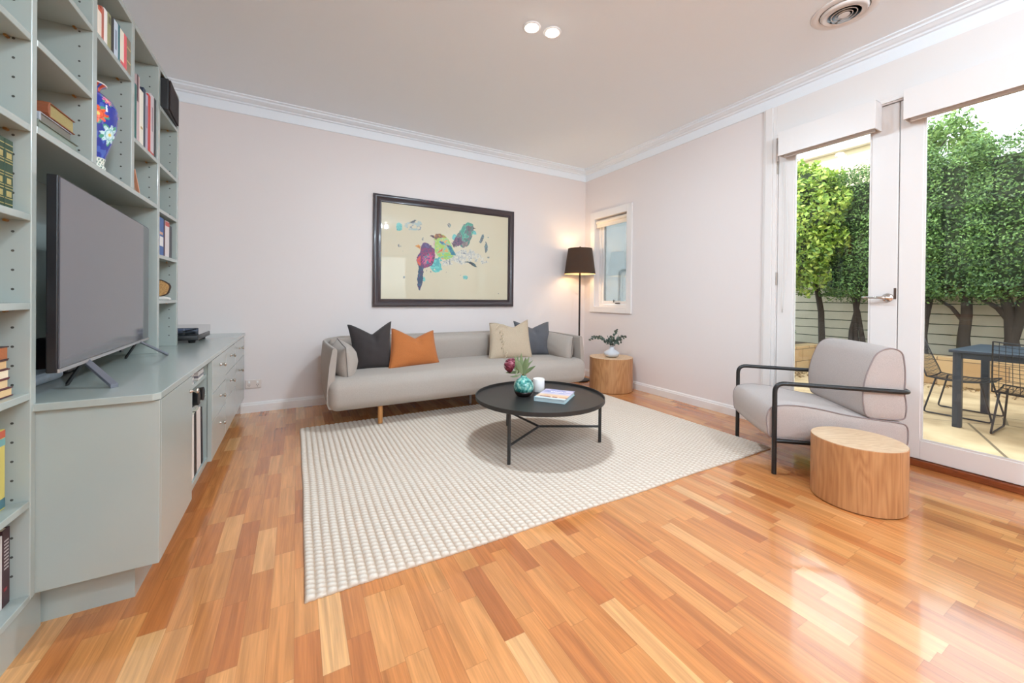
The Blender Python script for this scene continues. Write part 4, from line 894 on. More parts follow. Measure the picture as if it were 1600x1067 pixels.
def M_glaze():
    m = D.materials.new('turquoise_glaze'); m.use_nodes = True; nt = m.node_tree; N = nt.nodes; L = nt.links; b = N['Principled BSDF']; tc = N.new('ShaderNodeTexCoord')
    n1 = N.new('ShaderNodeTexNoise'); n1.inputs['Scale'].default_value = 48; n1.inputs['Detail'].default_value = 8; L.new(tc.outputs['Object'], n1.inputs['Vector'])
    rp = N.new('ShaderNodeValToRGB'); el = rp.color_ramp.elements; el[0].position = .36; el[0].color = rgba((34, 104, 98)); el[1].position = .66; el[1].color = rgba((168, 208, 190)); q = el.new(.5); q.color = rgba((80, 158, 150))
    L.new(n1.outputs['Fac'], rp.inputs[0]); L.new(rp.outputs[0], b.inputs['Base Color']); b.inputs['Roughness'].default_value = .15; b.inputs['Coat Weight'].default_value = .5; return m
MB().lathe([(.001, .0), (.042, 0), (.052, .008), (.061, .022), (.0665, .036)], n=40).build('base', mat('dark_glaze', (36, 26, 26), .2), t, smooth=True)
MB().lathe([(.0665, .036), (.0705, .055), (.070, .072), (.063, .095), (.048, .113), (.030, .124), (.021, .130), (.020, .142), (.018, .142), (.017, .13), (.03, .118)], n=48).build('body', M_glaze(), t, smooth=True)
# protea spray
pt = thing('protea_stem', 'protea stem with one dark pink flower head and grey-green leaves in the turquoise vase', 'flower', (vx, vy, VZ + .10))
LF = M_leaf('protea_leaf', (110, 134, 92), (140, 158, 114), (168, 178, 140)); STM = mat('stem_green_red', (132, 116, 60), .6)
def leafblade(mb, base, tip, w_, nrm=None, cup=.25, n=8):
    B_, T_ = Vector(base), Vector(tip); d_ = T_ - B_; L_ = d_.length; d_.normalize(); tw = random.uniform(-1.0, 1.0)
    nrm = Vector(nrm) if nrm else Vector((.49, .87, 0)).cross(d_); s_ = d_.cross(Vector((.49, .87, 0.0))).normalized(); up_ = s_.cross(d_).normalized(); s_, up_ = s_ * math.cos(tw) + up_ * math.sin(tw), up_ * math.cos(tw) - s_ * math.sin(tw)
    V = []
    for i in range(n + 1):
        t_ = i / n; ww = w_ * (math.sin(math.pi * min(1, t_ * .97 + .03) ** .8)) * .5; c_ = B_ + d_ * L_ * t_ + up_ * (.10 * L_ * math.sin(math.pi * t_))
        V += [c_ - s_ * ww + up_ * ww * cup, c_, c_ + s_ * ww + up_ * ww * cup]
    F_ = []
    for i in range(n): a = i * 3; F_ += [(a, a + 1, a + 4, a + 3), (a + 1, a + 2, a + 5, a + 4)]
    mb.add(V, F_)
rgt = Vector((.873, -.488, 0)); fwd = Vector((.488, .873, 0))
def rp_(r_, z, f=0): v = rgt * r_ + fwd * f; return (v.x, v.y, z)
fl = rp_(-.092, .112, -.01)
b = MB(); b.tube(rounded_path([(0, 0, -.06), rp_(-.004, .05), rp_(-.045, .085), fl], .03, 5), .0035, 8)
for r_, z in ((-.04, .15), (.002, .17), (.045, .13), (-.01, .15)): b.tube([(0, 0, -.05), rp_(r_ * .15, .035), rp_(r_ * .7, z * .6)], .002, 6)
b.build('stem', STM, pt, smooth=True)
b = MB()
for (r0, z0, f0, r1, z1, f1, w_) in ((0, .045, 0, -.018, .195, .02, .036), (-.01, .055, 0, -.062, .185, -.02, .034), (-.02, .06, .01, -.085, .150, .03, .030), (.004, .045, 0, .066, .150, -.01, .036), (.0, .05, -.01, .012, .175, -.04, .032),
        (-.01, .05, -.01, -.040, .155, -.05, .034), (-.03, .065, 0, -.078, .128, -.03, .026), (-.03, .06, 0, -.128, .062, -.02, .022), (-.02, .05, 0, -.100, .040, -.04, .018), (.0, .05, .02, .040, .165, .05, .032), (-.05, .085, 0, -.06, .05, -.05, .02), (0, .05, .02, -.045, .175, .06, .034), (.005, .05, 0, .085, .105, .02, .026)):
    leafblade(b, rp_(r0, z0, f0), rp_(r1, z1, f1), w_)
b.build('leaf_spray', LF, pt, smooth=True)
b = MB(); ax = (rgt * -1 + Vector((0, 0, .35)) - fwd * .35).normalized(); u_ = ax.orthogonal().normalized(); v_ = ax.cross(u_); F0 = Vector(fl)
for ring, (nb_, r0, r1, l0, wd) in enumerate(((13, .020, .034, .050, .019), (13, .024, .038, .040, .021), (12, .020, .040, .026, .022), (9, .012, .016, .054, .014))):
    for k in range(nb_):
        a = 2 * math.pi * (k + ring * .5) / nb_; rd = u_ * math.cos(a) + v_ * math.sin(a); tn = ax.cross(rd); V = []
        for i in range(6):
            t_ = i / 5; bow = 1.15 * math.sin(t_ * math.pi * .8) * (r1 - r0) * 1.6; c_ = F0 + ax * (-.022 + l0 * t_ * 1.25) + rd * (r0 * (1 - .2 * t_) + bow - .010 * t_ ** 3); ww = wd * .5 * (1 - t_ ** 2.5) + .001
            V += [c_ - tn * ww, c_ + rd * .003, c_ + tn * ww]
        b.add(V, [q for i in range(5) for q in ((i * 3, i * 3 + 1, i * 3 + 4, i * 3 + 3), (i * 3 + 1, i * 3 + 2, i * 3 + 5, i * 3 + 4))])
b.build('flower_head', M_leaf('protea_bract', (128, 44, 66), (160, 70, 88), (198, 120, 132)), pt, smooth=True)
o = MB().lathe([(.001, 0), (.0405, 0), (.042, .004), (.042, .088), (.040, .092), (.037, .088), (.037, .080), (.001, .080)], n=40).build('candle', mat('candle_white', (240, 236, 232), .45), None, smooth='auto', loc=(1.545, 2.355, VZ))
tag(o, 'white cylindrical candle behind the book on the coffee table', 'candle')
t = thing('book', 'square book with a blue and sand beach cover lying on the coffee table', 'book', (1.537, 2.140, VZ), R(-52.3))
b = MB(); b.box(-.105, .105, -.13, .13, 0, .003); b.box(-.105, -.102, -.13, .13, .003, .024); b.build('cover', mat('book_cover_aqua', (176, 208, 216), .35), t, bevel=.0008, bseg=1)
MB().box(-.101, .100, -.127, .127, .0032, .0238).build('pages', mat('book_pages_aqua', (206, 222, 224), .7, bump=.3, bscale=600), t)
nx, ny = 60, 70; X = np.linspace(-.105, .105, nx); Y = np.linspace(-.13, .13, ny); XX, YY = np.meshgrid(X, Y)
V = [(x, y, .0268) for y in Y for x in X]; b = MB(); b.add(V, [(j * nx + i, j * nx + i + 1, (j + 1) * nx + i + 1, (j + 1) * nx + i) for j in range(ny - 1) for i in range(nx - 1)])
b.add([(p[0], p[1], z) for z in (.0240, .0267) for p in ((-.105, -.13), (.105, -.13), (.105, .13), (-.105, .13))], [(0, 3, 2, 1), (0, 1, 5, 4), (1, 2, 6, 5), (2, 3, 7, 6), (3, 0, 4, 7)])
o = b.build('front_cover', mat('beach_cover', (255, 255, 255), .25, attr='Col', coat=.4), t); P = np.array(b.v); v = (P[:, 1] + .13) / .26; C = np.zeros((len(P), 3)); nz = vnoise(P[:, 0], P[:, 1], P[:, 2] * 0, 45, 3); nzs = vnoise(P[:, 0] * .6, P[:, 1] * 3, P[:, 2] * 0, 40, 4)
C[:] = lin((214, 196, 190)); C[v > .48] = lin((190, 188, 214)); C[v > .62] = lin((150, 156, 204)); C[(v > .55) & (nzs > .55)] = lin((206, 200, 224)); C[(v < .42) & (v > .12)] = lin((226, 184, 146)); C[(v < .24) & (v > .12) & (nz > .45)] = lin((150, 98, 76)); C[(v <= .12)] = lin((196, 214, 222))
ttl = (v > .70) & (v < .78) & (np.abs(P[:, 0]) < .05) & (np.sin(P[:, 0] * 420) > -.1); C[ttl] = lin((236, 240, 246)); setcol(o, C)
# ------------------------------------------------------------------ timber drums
ASH = M_wood('ash_veneer', (192, 142, 96), (164, 112, 70), (7, 7, 1.1), 7, .42)
ASHT = M_wood('ash_veneer_top', (222, 192, 158), (202, 166, 128), (16, 2.2, 3), 5, .4)
def drum(label, x, y, r, h, rz):
    t = thing('drum_side_table', label, 'side table', (x, y, 0), rz, group='round timber drum tables')
    MB().lathe([(.001, .003), (r - .004, .003), (r - .003, .006), (r, .007), (r, h - .003), (r - .0015, h - .0015), (.001, h - .0015)], n=96).build('drum', ASH, t, smooth='auto')
    MB().lathe([(.001, h - .002), (r - .003, h - .002), (r - .002, h), (.001, h)], n=96).build('top_panel', ASHT, t, smooth='auto')
    MB().lathe([(.001, 0), (r - .008, 0), (r - .008, .004), (.001, .004)], n=64).build('base_ring', mat('dark_base', (60, 44, 34), .7), t)
drum('round ash timber drum table on the floor in front of the armchair', 2.480, .846, .186, .309, 1.1)
drum('round ash timber drum table carrying the pale vase beside the sofa', 3.055, 3.20, .233, .364, 2.3)
t = thing('vase', 'squat pale blue-grey vase on the far timber drum table', 'vase', (3.04, 3.175, .3645))
MB().lathe([(.001, 0), (.045, 0), (.066, .010), (.080, .028), (.085, .042), (.080, .055), (.058, .070), (.034, .084), (.025, .096), (.024, .112), (.027, .116), (.024, .116), (.021, .108), (.021, .09)], n=48).build('body', mat('pale_glaze', (208, 212, 218), .3, coat=.3), t, smooth=True)
t = thing('eucalyptus_spray', 'grey-green eucalyptus stems with round leaves in the pale vase', 'plant', (3.04, 3.175, .3645 + .06))
b = MB(); lf = MB()
def disc(mb, c, r_, n_, k=8):
    n_ = Vector(n_).normalized(); u_ = n_.orthogonal().normalized(); v_ = n_.cross(u_); V = [Vector(c) + n_ * -.002] + [Vector(c) + (u_ * math.cos(6.283 * j / k) * r_ + v_ * math.sin(6.283 * j / k) * r_ * .85) for j in range(k)]
    mb.add(V, [(0, 1 + j, 1 + (j + 1) % k) for j in range(k)])
for pts in ([(0, 0), (-.02, .09), (-.075, .125), (-.13, .155), (-.20, .150), (-.235, .125)], [(0, 0), (.01, .09), (.05, .135), (.09, .165), (.14, .165)], [(0, 0), (.005, .10), (.02, .18), (.045, .235)], [(0, 0), (-.01, .09), (-.03, .13), (-.06, .10)], [(0, 0), (.01, .08), (.05, .11), (.08, .10)], [(0, 0), (-.005, .10), (-.02, .16)], [(0, 0), (.03, .10), (.07, .15), (.10, .13)]):
    ff = random.uniform(-.05, .05); P3 = [rp_(a, z, ff * i / len(pts)) for i, (a, z) in enumerate(pts)]; sm = rounded_path(P3, .03, 3); b.tube(sm, .0016, 5)
    tot = len(sm)
    for i in range(tot):
        if i < tot * .25: continue
        for _ in range(3):
            c = Vector(sm[i]) + Vector([random.uniform(-.016, .016) for _ in range(3)]); disc(lf, c, random.uniform(.012, .0185), [random.uniform(-1, 1), random.uniform(-1.4, .4), random.uniform(-.3, 1)])
b.build('stem', mat('euc_stem', (92, 84, 66), .7), t, smooth=True); lf.build('leaf_spray', M_leaf('euc_leaf', (74, 88, 78), (98, 112, 100), (134, 146, 134)), t)
# ------------------------------------------------------------------ armchair
CH = mat('armchair_fabric', (188, 177, 172), .9, bump=.5, bscale=420, vary=.14, vscale=300, sheen=.05); CHW = mat('armchair_piping', (146, 132, 130), .9)
ac = thing('armchair', 'light grey armchair with black tubular metal arms by the french doors', 'armchair', (2.6215, 1.4275, 0), math.atan2(-.743, -.667))
FRX = .303
b = MB()
b.tube(rounded_path([(FRX, 0, .0015), (FRX, 0, .526), (FRX, .66, .510), (-FRX, .66, .510), (-FRX, 0, .526), (-FRX, 0, .0015)], .055, 7), .0125, 16)
b.build('arm_frame', BLACKM, ac, smooth='auto')
b = MB(); b.tube([(FRX, 0, .192), (FRX, .60, .192)], .011, 12); b.tube([(-FRX, 0, .192), (-FRX, .60, .192)], .011, 12)
for y in (.03, .60): b.tube([(-FRX, y, .192), (FRX, y, .192)], .011, 12)
b.build('seat_frame', BLACKM, ac, smooth='auto')
for s_ in (-1, 1): MB().tube([(s_ * FRX, .60, .0015), (s_ * FRX, .60, .20)], .0125, 16).build('leg', BLACKM, ac, smooth='auto')
def catmull(P_, n=5):
    out = []; k = len(P_)
    for i in range(k):
        p0, p1, p2, p3 = [np.array(P_[(i + d_) % k], float) for d_ in (-1, 0, 1, 2)]
        for j in range(n): t_ = j / n; out.append(.5 * ((2 * p1) + (p2 - p0) * t_ + (2 * p0 - 5 * p1 + 4 * p2 - p3) * t_ ** 2 + (3 * p1 - p0 - 3 * p2 + p3) * t_ ** 3))
    return np.array(out)
def profcushion(P_, x0, x1, crown, name, par, f, fw):
    Q = catmull(P_); c_ = Q.mean(0); n = len(Q); tg = np.roll(Q, -1, 0) - np.roll(Q, 1, 0); nr_ = np.stack([tg[:, 1], -tg[:, 0]], 1); nr_ /= np.linalg.norm(nr_, axis=1)[:, None]
    if (nr_ * (Q - c_)).sum() < 0: nr_ = -nr_
    mb = MB(); xs = [0, .006] + list(np.linspace(.02, .98, 15)) + [.994, 1]; W0 = x1 - x0
    for i, s_ in enumerate(xs):
        k = math.sin(math.pi * s_) ** .5 * crown; ins = -.004 if 0 < i < len(xs) - 1 else .004
        P2 = Q + nr_ * (k - (.004 if i in (0, len(xs) - 1) else 0)); mb.v += [(x0 + W0 * s_, p[0], p[1]) for p in P2]
    mb.n = len(mb.v); m = len(xs)
    for i in range(m - 1):
        for j in range(n): mb.f.append((i * n + j, i * n + (j + 1) % n, (i + 1) * n + (j + 1) % n, (i + 1) * n + j)); mb.m.append(0)
    for i, xx, bl in ((0, x0, -.006), (m - 1, x1, .006)):
        st = mb.n
        for q, sc_ in enumerate((.8, .45)): mb.v += [(xx + bl * (.6 if q == 0 else 1), c_[0] + (p[0] - c_[0]) * sc_, c_[1] + (p[1] - c_[1]) * sc_) for p in Q]
        mb.v.append((xx + bl, c_[0], c_[1])); mb.n = len(mb.v); base = i * n
        for j in range(n):
            j2 = (j + 1) % n; qs = [(base + j, st + j, st + j2, base + j2), (st + j, st + n + j, st + n + j2, st + j2), (st + n + j, st + 2 * n, st + n + j2)]
            mb.f += [q if i == 0 else q[::-1] for q in qs]; mb.m += [0] * 3
    o = mb.build(name, f, par, smooth=True)
    for xx in (x0, x1): MB().tube([(xx, p[0], p[1]) for p in Q], .0038, 8, closed=True).build('piping', fw, o, smooth=True)
    return o
profcushion([(-.012, .208), (-.030, .26), (-.034, .32), (-.022, .365), (.010, .388), (.10, .398), (.22, .388), (.36, .363), (.50, .347), (.61, .338), (.648, .322), (.655, .27), (.648, .215), (.61, .203), (.45, .202), (.28, .202), (.10, .202)], -.286, .286, .012, 'seat', ac, CH, CHW)
profcushion([(.468, .362), (.448, .42), (.444, .50), (.456, .58), (.478, .65), (.504, .708), (.545, .739), (.588, .743), (.624, .720), (.636, .66), (.640, .58), (.636, .51), (.645, .45), (.645, .39), (.628, .358), (.55, .354)], -.284, .284, .010, 'backrest', ac, CH, CHW)
# ------------------------------------------------------------------ courtyard beyond the doors
GZ = -.15
def M_paving():
    m = D.materials.new('flagstone_paving'); m.use_nodes = True; nt = m.node_tree; N = nt.nodes; L = nt.links; b = N['Principled BSDF']; tc = N.new('ShaderNodeTexCoord')
    v = N.new('ShaderNodeTexVoronoi'); v.feature = 'DISTANCE_TO_EDGE'; v.inputs['Scale'].default_value = 1.1; v2 = N.new('ShaderNodeTexVoronoi'); v2.inputs['Scale'].default_value = 1.1
    L.new(tc.outputs['Object'], v.inputs['Vector']); L.new(tc.outputs['Object'], v2.inputs['Vector'])
    lt = N.new('ShaderNodeMath'); lt.operation = 'GREATER_THAN'; lt.inputs[1].default_value = .008; L.new(v.outputs['Distance'], lt.inputs[0])
    n = N.new('ShaderNodeTexNoise'); n.inputs['Scale'].default_value = 3; n.inputs['Detail'].default_value = 6; L.new(tc.outputs['Object'], n.inputs['Vector'])
    rp = N.new('ShaderNodeValToRGB'); rp.color_ramp.elements[0].color = rgba((168, 136, 98)); rp.color_ramp.elements[1].color = rgba((212, 180, 138)); rp.color_ramp.elements[0].position = .3; rp.color_ramp.elements[1].position = .7; L.new(n.outputs['Fac'], rp.inputs[0])
    mx = N.new('ShaderNodeMix'); mx.data_type = 'RGBA'; L.new(lt.outputs[0], mx.inputs['Factor']); mx.inputs[6].default_value = rgba((120, 100, 74)); L.new(rp.outputs[0], mx.inputs[7]); L.new(mx.outputs[2], b.inputs['Base Color']); b.inputs['Roughness'].default_value = .6
    return m
def M_block():
    m = D.materials.new('sandstone_blocks'); m.use_nodes = True; nt = m.node_tree; N = nt.nodes; L = nt.links; b = N['Principled BSDF']; g = N.new('ShaderNodeNewGeometry'); s = N.new('ShaderNodeSeparateXYZ'); L.new(g.outputs['Position'], s.inputs[0])
    ad = N.new('ShaderNodeMath'); ad.operation = 'ADD'; L.new(s.outputs[0], ad.inputs[0]); L.new(s.outputs[1], ad.inputs[1]); c = N.new('ShaderNodeCombineXYZ'); L.new(ad.outputs[0], c.inputs[0]); L.new(s.outputs[2], c.inputs[1])
    br = N.new('ShaderNodeTexBrick'); br.inputs['Scale'].default_value = 1; br.inputs['Brick Width'].default_value = .42; br.inputs['Row Height'].default_value = .20; br.inputs['Mortar Size'].default_value = .006
    br.inputs['Color1'].default_value = rgba((172, 134, 90)); br.inputs['Color2'].default_value = rgba((192, 160, 116)); br.inputs['Mortar'].default_value = rgba((120, 96, 70)); L.new(c.outputs[0], br.inputs['Vector']); L.new(br.outputs['Color'], b.inputs['Base Color']); b.inputs['Roughness'].default_value = .85
    return m
struct('patio', MB().box(XR + .14, 22, -9, 12, GZ - .1, GZ), M_paving())
t = thing('garden_bed', 'low sandstone-block raised bed along the courtyard fence', 'garden bed')
BLK = M_block(); b = MB(); b.box(7.85, 8.05, -5, 3.27, GZ, .25); b.box(5.6, 8.05, 3.27, 3.47, GZ, .25); b.build('retaining_wall', BLK, t, bevel=.01)
b = MB(); b.box(8.05, 8.6, -5, 6.8, GZ, .21); b.box(5.6, 8.05, 3.47, 6.8, GZ, .21); b.build('soil', mat('soil', (84, 66, 48), .95, bump=1, bscale=30, vary=.3, vscale=12), t)
# slatted fence
t = thing('fence', 'cream horizontal slat fence behind the courtyard trees', 'fence', (8.6, 0, .2))
b = MB(); FC = mat('fence_cream', (196, 187, 166), .7, vary=.08, vscale=3); z = .01
while z < 1.9: b.box(-.01, .012, -5, 6.6, z, z + .142); z += .155
b.build('slat_panel', FC, t)
for y in (-3.4, -1.6, .2, 2.12, 4.0, 5.8): MB().box(.012, .07, y, y + .09, 0, 1.9).build('post', FC, t)
# foliage
def leaves(mb, P_, s0, s1, out=None):
    for i in range(len(P_)):
        c = P_[i]; n_ = RNG.normal(size=3)
        if out is not None: n_ = n_ * .75 + out[i]
        n_ /= np.linalg.norm(n_) + 1e-9; a = np.cross(n_, RNG.normal(size=3)); a /= np.linalg.norm(a) + 1e-9; b_ = np.cross(n_, a); s = RNG.uniform(s0, s1)
        mb.v += [tuple(c - a * s), tuple(c + b_ * s * .5 + n_ * s * .12), tuple(c + a * s), tuple(c - b_ * s * .5 + n_ * s * .12)]; k = mb.n; mb.f.append((k, k + 1, k + 2, k + 3)); mb.m.append(0); mb.n += 4
def box_pts(n, x0, x1, y0, y1, z0, z1, faces='FTLRB', depth=.14):
    ar = {'F': (y1 - y0) * (z1 - z0), 'T': (x1 - x0) * (y1 - y0), 'B': (x1 - x0) * (y1 - y0) * .8, 'L': (x1 - x0) * (z1 - z0), 'R': (x1 - x0) * (z1 - z0), 'K': (y1 - y0) * (z1 - z0) * .4}; tot = sum(ar[f] for f in faces); P_, O_ = [], []
    for f in faces:
        k = int(n * ar[f] / tot); u = RNG.rand(k, 3); d = RNG.rand(k) ** 2 * depth; p = np.array([x0, y0, z0]) + u * np.array([x1 - x0, y1 - y0, z1 - z0]); o = np.zeros((k, 3)); bump_ = .05 * np.sin(p[:, 1] * 9 + p[:, 2] * 4) + .05 * np.sin(p[:, 2] * 11 - p[:, 1] * 5)
        if f == 'F': p[:, 0] = x0 + d + bump_; o[:, 0] = -1
        if f == 'K': p[:, 0] = x1 - d; o[:, 0] = 1
        if f == 'T': p[:, 2] = z1 - d + bump_; o[:, 2] = 1
        if f == 'B': p[:, 2] = z0 + d * 1.5 - .12 * RNG.rand(k) ** 3; o[:, 2] = -1
        if f == 'L': p[:, 1] = y1 - d; o[:, 1] = 1
        if f == 'R': p[:, 1] = y0 + d; o[:, 1] = -1
        P_.append(p); O_.append(o)
    return np.concatenate(P_), np.concatenate(O_)
def ell_pts(n, c, r, depth=.3):
    d = RNG.normal(size=(n, 3)); d /= np.linalg.norm(d, axis=1)[:, None]; q = 1 - RNG.rand(n) ** 1.5 * depth + .09 * np.sin(d[:, 2] * 9 + d[:, 1] * 7) + .07 * np.sin(d[:, 1] * 13 - d[:, 0] * 6)
    return np.array(c) + d * np.array(r) * q[:, None], d * .8
HL = M_leaf('hedge_leaf', (54, 80, 40), (86, 120, 60), (130, 162, 90)); BL_ = M_leaf('bright_leaf', (84, 116, 42), (140, 168, 62), (196, 208, 104)); DL_ = M_leaf('dark_leaf', (34, 56, 38), (46, 76, 46), (70, 100, 58)); FL_ = M_leaf('far_leaf', (70, 100, 48), (110, 144, 72), (150, 176, 104))
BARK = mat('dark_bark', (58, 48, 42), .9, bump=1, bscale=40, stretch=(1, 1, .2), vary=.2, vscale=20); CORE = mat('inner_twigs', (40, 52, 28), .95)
TG = 'trees pleached along the fence'
for lab, y0, y1, trunks in (('tree with three dark trunks seen through the left door leaf', 2.30, 3.10, [(2.78, .18, 0), (2.84, .05, 0), (2.88, -.12, 0)]),
        ('thin-trunked tree at the left edge of the right door glass', 1.86, 2.34, [(2.02, -.02, 0), (2.04, -.12, 0)]), ('tree with a single thick straight trunk behind the outdoor table', 1.42, 1.90, [(1.63, -.02, 1)]),
        ('tree with a forked trunk near the right frame edge', .86, 1.46, [(1.22, .10, 1), (1.20, -.12, 1)]), ('tree at the right frame edge with its trunk hidden', .20, .90, [(.6, .05, 1)])):
    yc = (y0 + y1) / 2; t = thing('tree', lab, 'tree', (8.22, yc, .21), group=TG)
    P_, O_ = box_pts(int(19000 * (y1 - y0)), -.52, .28, y0 - yc - .07, y1 - yc + .07, .88, 2.90); mb = MB(); leaves(mb, P_, .014, .027, O_); mb.build('foliage', HL, t)
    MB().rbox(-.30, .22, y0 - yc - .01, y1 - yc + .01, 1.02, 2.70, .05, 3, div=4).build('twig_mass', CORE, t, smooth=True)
    for ty, ln_, th_ in trunks:
        r0 = .062 if th_ else .034; pts = [(0, ty - yc - ln_ * .25, 0), (.0, ty - yc - ln_ * .1 + .01, .3), (-.01, ty - yc + ln_ * .25 - .012, .62), (0, ty - yc + ln_ * .7, .95), (0, ty - yc + ln_, 1.3)]
        MB().tube(pts, [r0 * 1.25, r0, r0 * .92, r0 * .85, r0 * .6], 14).build('trunk', BARK, t, smooth='auto')
        if th_: MB().tube([(0, ty - yc, .50), (-.03, ty - yc + .12, .72), (-.02, ty - yc + .26, .84), (0, ty - yc + .30, 1.1)], [.028, .024, .02, .014], 10).build('branch', BARK, t, smooth='auto')
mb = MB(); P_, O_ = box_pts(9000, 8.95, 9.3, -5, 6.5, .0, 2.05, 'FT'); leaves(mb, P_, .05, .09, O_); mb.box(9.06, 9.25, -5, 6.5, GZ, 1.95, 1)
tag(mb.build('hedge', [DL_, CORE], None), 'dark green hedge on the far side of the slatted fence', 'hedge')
t = thing('tree', 'bright yellow-green weeping tree seen at the left of the left door glass', 'tree', (7.70, 3.42, .21))
mb = MB()
for c, r, n_ in (((0, 0, 2.25), (.62, .66, .90), 8500), ((-.15, .05, 1.50), (.50, .55, .60), 4200), ((.1, .25, 2.75), (.5, .5, .42), 2400), ((-.3, .45, 2.0), (.5, .55, 1.0), 3600)): P_, O_ = ell_pts(n_, c, r, .4); leaves(mb, P_, .030, .052, O_)
mb.build('foliage', BL_, t); MB().tube([(.40, -.15, 0), (.38, -.14, .6), (.25, -.1, 1.2), (.05, -.05, 2.0)], [.05, .045, .04, .03], 12).build('trunk', BARK, t, smooth='auto')
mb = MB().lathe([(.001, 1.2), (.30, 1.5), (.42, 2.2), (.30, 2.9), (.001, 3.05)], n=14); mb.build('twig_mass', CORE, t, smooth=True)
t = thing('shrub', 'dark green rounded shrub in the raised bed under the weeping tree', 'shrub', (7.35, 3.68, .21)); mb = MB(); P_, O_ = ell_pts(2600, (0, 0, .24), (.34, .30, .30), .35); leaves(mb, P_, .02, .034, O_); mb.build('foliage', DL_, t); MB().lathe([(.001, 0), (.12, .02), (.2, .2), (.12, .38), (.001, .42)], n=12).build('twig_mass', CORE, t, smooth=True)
mb = MB(); P_ = np.stack([RNG.uniform(5.4, 7.85, 500), 3.26 - RNG.rand(500) ** 2 * .35, np.full(500, GZ + .012)], 1); leaves(mb, P_, .02, .035, np.tile([0, 0, 2.], (500, 1)))
P2 = np.stack([7.84 - RNG.rand(500) ** 2 * .4, RNG.uniform(-.5, 3.2, 500), np.full(500, GZ + .012)], 1); leaves(mb, P2, .016, .03, np.tile([0, 0, 2.], (500, 1)))
tag(mb.build('leaf_litter', M_leaf('litter_leaf', (96, 70, 44), (136, 104, 66), (160, 134, 90)), None), 'brown fallen leaves along the foot of the sandstone bed', 'leaf litter', kind='stuff')
# things beyond the fence
t = thing('building', 'cream neighbouring building with white gutter beyond the hedge', 'building', (11, 5.4, GZ))
MB().box(0, 3, -1.95, 4, 0, 4.62).build('wall', mat('cream_boards', (218, 202, 168), .7, vary=.05, vscale=2), t)
b = MB(); b.box(-.16, -.02, -2.1, 4.1, 4.66, 4.80); b.box(-.16, 0, -2.1, 4.1, 4.62, 4.66); b.build('gutter', TRIM, t, bevel=.01)
b = MB(); b.prism([(-.12, 4.80), (1.5, 5.5), (3.1, 4.8)], 'y', -2.1, 4.1); b.v = [(p[0], p[1], p[2]) for p in b.v]; b.build('roof', mat('tin_roof', (200, 200, 198), .5), t)
for lab, c, k in (('feathery green tree rising above the hedge in the right door glass', (13.2, 2.72, GZ), 1), ('smaller green tree at the edge of the right door glass above the hedge', (12.6, 3.10, GZ), .7)):
    t = thing('tree', lab, 'tree', c, group='trees beyond the courtyard'); mb = MB()
    for q in range(9 if k == 1 else 5):
        cc = (RNG.uniform(-.5, .5), RNG.uniform(-.30, .42) * k, 4.3 + RNG.uniform(0, 1.15) * k); P_, O_ = ell_pts(330, cc, (.38 * k, .30 * k, .40 * k), .8); leaves(mb, P_, .035, .065, O_)
    mb.build('foliage', FL_, t); b = MB(); b.tube([(0, 0, 0), (0, .05, 3), (.05, 0, 5.0)], [.12, .09, .02], 10)
    for q in range(6): b.tube([(0, .05, 3.2 + q * .25), (RNG.uniform(-.5, .5), RNG.uniform(-.6, .6) * k, 4.2 + q * .2)], [.03, .008], 6)
    b.build('trunk', BARK, t, smooth='auto')
# neighbour's wall outside the small window
t = thing('boundary_wall', 'pale blue rendered wall outside the small window', 'wall', (5.4, 6.2, GZ)); MB().box(0, .15, -2.0, 2.6, 0, 3.6).build('wall_panel', mat('pale_blue_render', (216, 229, 237), .9), t)
MB().tube(rounded_path([(-.03, -.75, 0), (-.03, -.75, 1.72), (-.03, -1.6, 1.72)], .12, 6), .014, 10).build('conduit', mat('conduit_grey', (186, 198, 204), .6), t, smooth='auto')
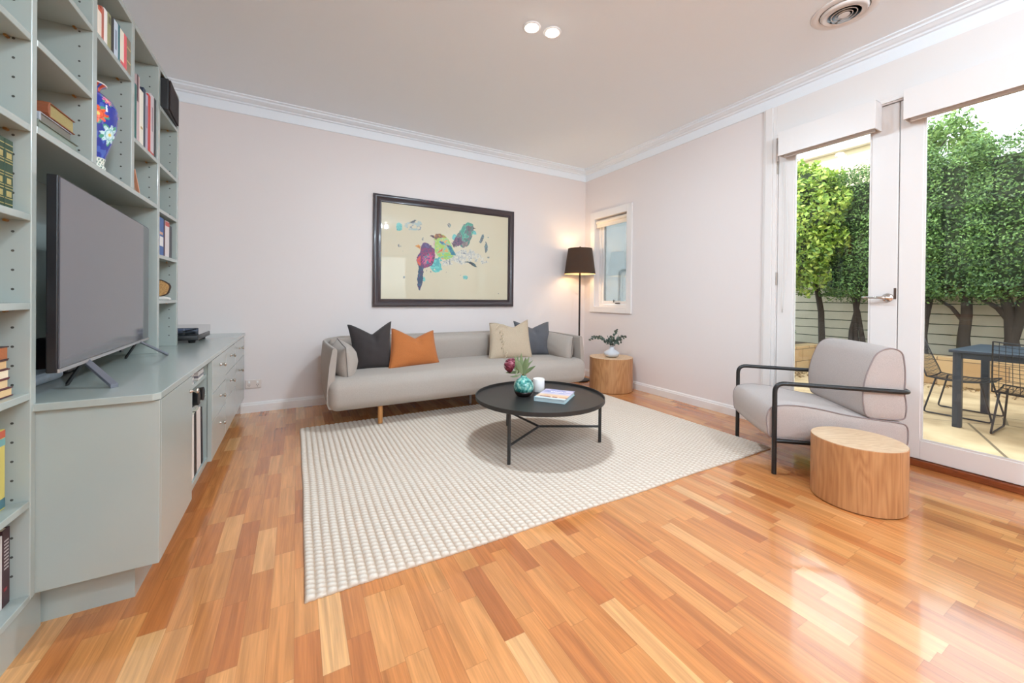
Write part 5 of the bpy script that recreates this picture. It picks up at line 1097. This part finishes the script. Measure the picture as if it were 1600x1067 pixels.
# outdoor dining set
TM = mat('slate_blue_metal', (48, 54, 65), .4)
t = thing('outdoor_table', 'dark blue-grey outdoor dining table in the courtyard', 'table', (5.82, .15, GZ))
MB().box(-.52, .52, -1.0, 1.0, .69, .715).build('table_top', TM, t, bevel=.004); MB().box(-.49, .49, -.97, .97, .64, .69).build('apron', TM, t)
for x in (-.47, .47):
    for y in (-.95, .95): MB().box(x - .028, x + .028, y - .028, y + .028, 0, .69).build('leg', TM, t, bevel=.004)
WM = mat('dark_wire', (44, 42, 46), .5, .3)
def wire_chair():
    t = thing('wire_chair', '', 'chair'); w = .23; sz = .37
    for s in (-1, 1): MB().tube(rounded_path([(s * w * .86, -.16, sz), (s * w, -.24, .012), (s * w, .22, .012), (s * w * .86, .14, sz)], .03, 4), .0075, 8).build('sled_leg', WM, t, smooth='auto')
    def sp(u, v):      # v 0..1 seat front to back, 1..2 up the backrest
        if v <= 1: return (u * w, -.22 + v * .42, sz + .03 * (v - .5) ** 2 * 4 * (.6 if v > .5 else 1) - .02 + .015 * u * u)
        q = v - 1; return (u * w * (1 - .12 * q), .20 + .03 * math.sin(q * 1.5) + q * .12, sz + .01 + q * .43 + .015 * u * u)
    for nm_, v0, v1 in (('wire_seat', 0, 1), ('wire_back', 1.0, 2)):
        b = MB(); k = 13
        for i in range(k): u = -1 + 2 * i / (k - 1); b.tube([sp(u, v0 + (v1 - v0) * j / 8) for j in range(9)], .0022 if 0 < i < k - 1 else .006, 5)
        for j in range(k): v = v0 + (v1 - v0) * j / (k - 1); b.tube([sp(-1 + 2 * i / 6, v) for i in range(7)], .0022 if 0 < j < k - 1 else .006, 5)
        b.build(nm_, WM, t)
    return t
def dup(root, loc, rz, label):
    r = root.copy(); COL.objects.link(r); r.location = loc; r.rotation_euler = (0, 0, rz); r['label'] = label
    for ch in list(root.children): c = ch.copy(); COL.objects.link(c); c.parent = r
    return r
wc = wire_chair(); wc.location = (5.98, 1.20, GZ); wc.rotation_euler = (0, 0, 0); wc['label'] = 'dark wire chair at the near left end of the outdoor table'; wc['group'] = 'wire chairs around the outdoor table'
dup(wc, (5.50, .66, GZ), R(90), 'dark wire chair on the house side of the outdoor table, its back to the doors')
dup(wc, (6.52, .52, GZ), R(-90), 'dark wire chair on the far side of the outdoor table')
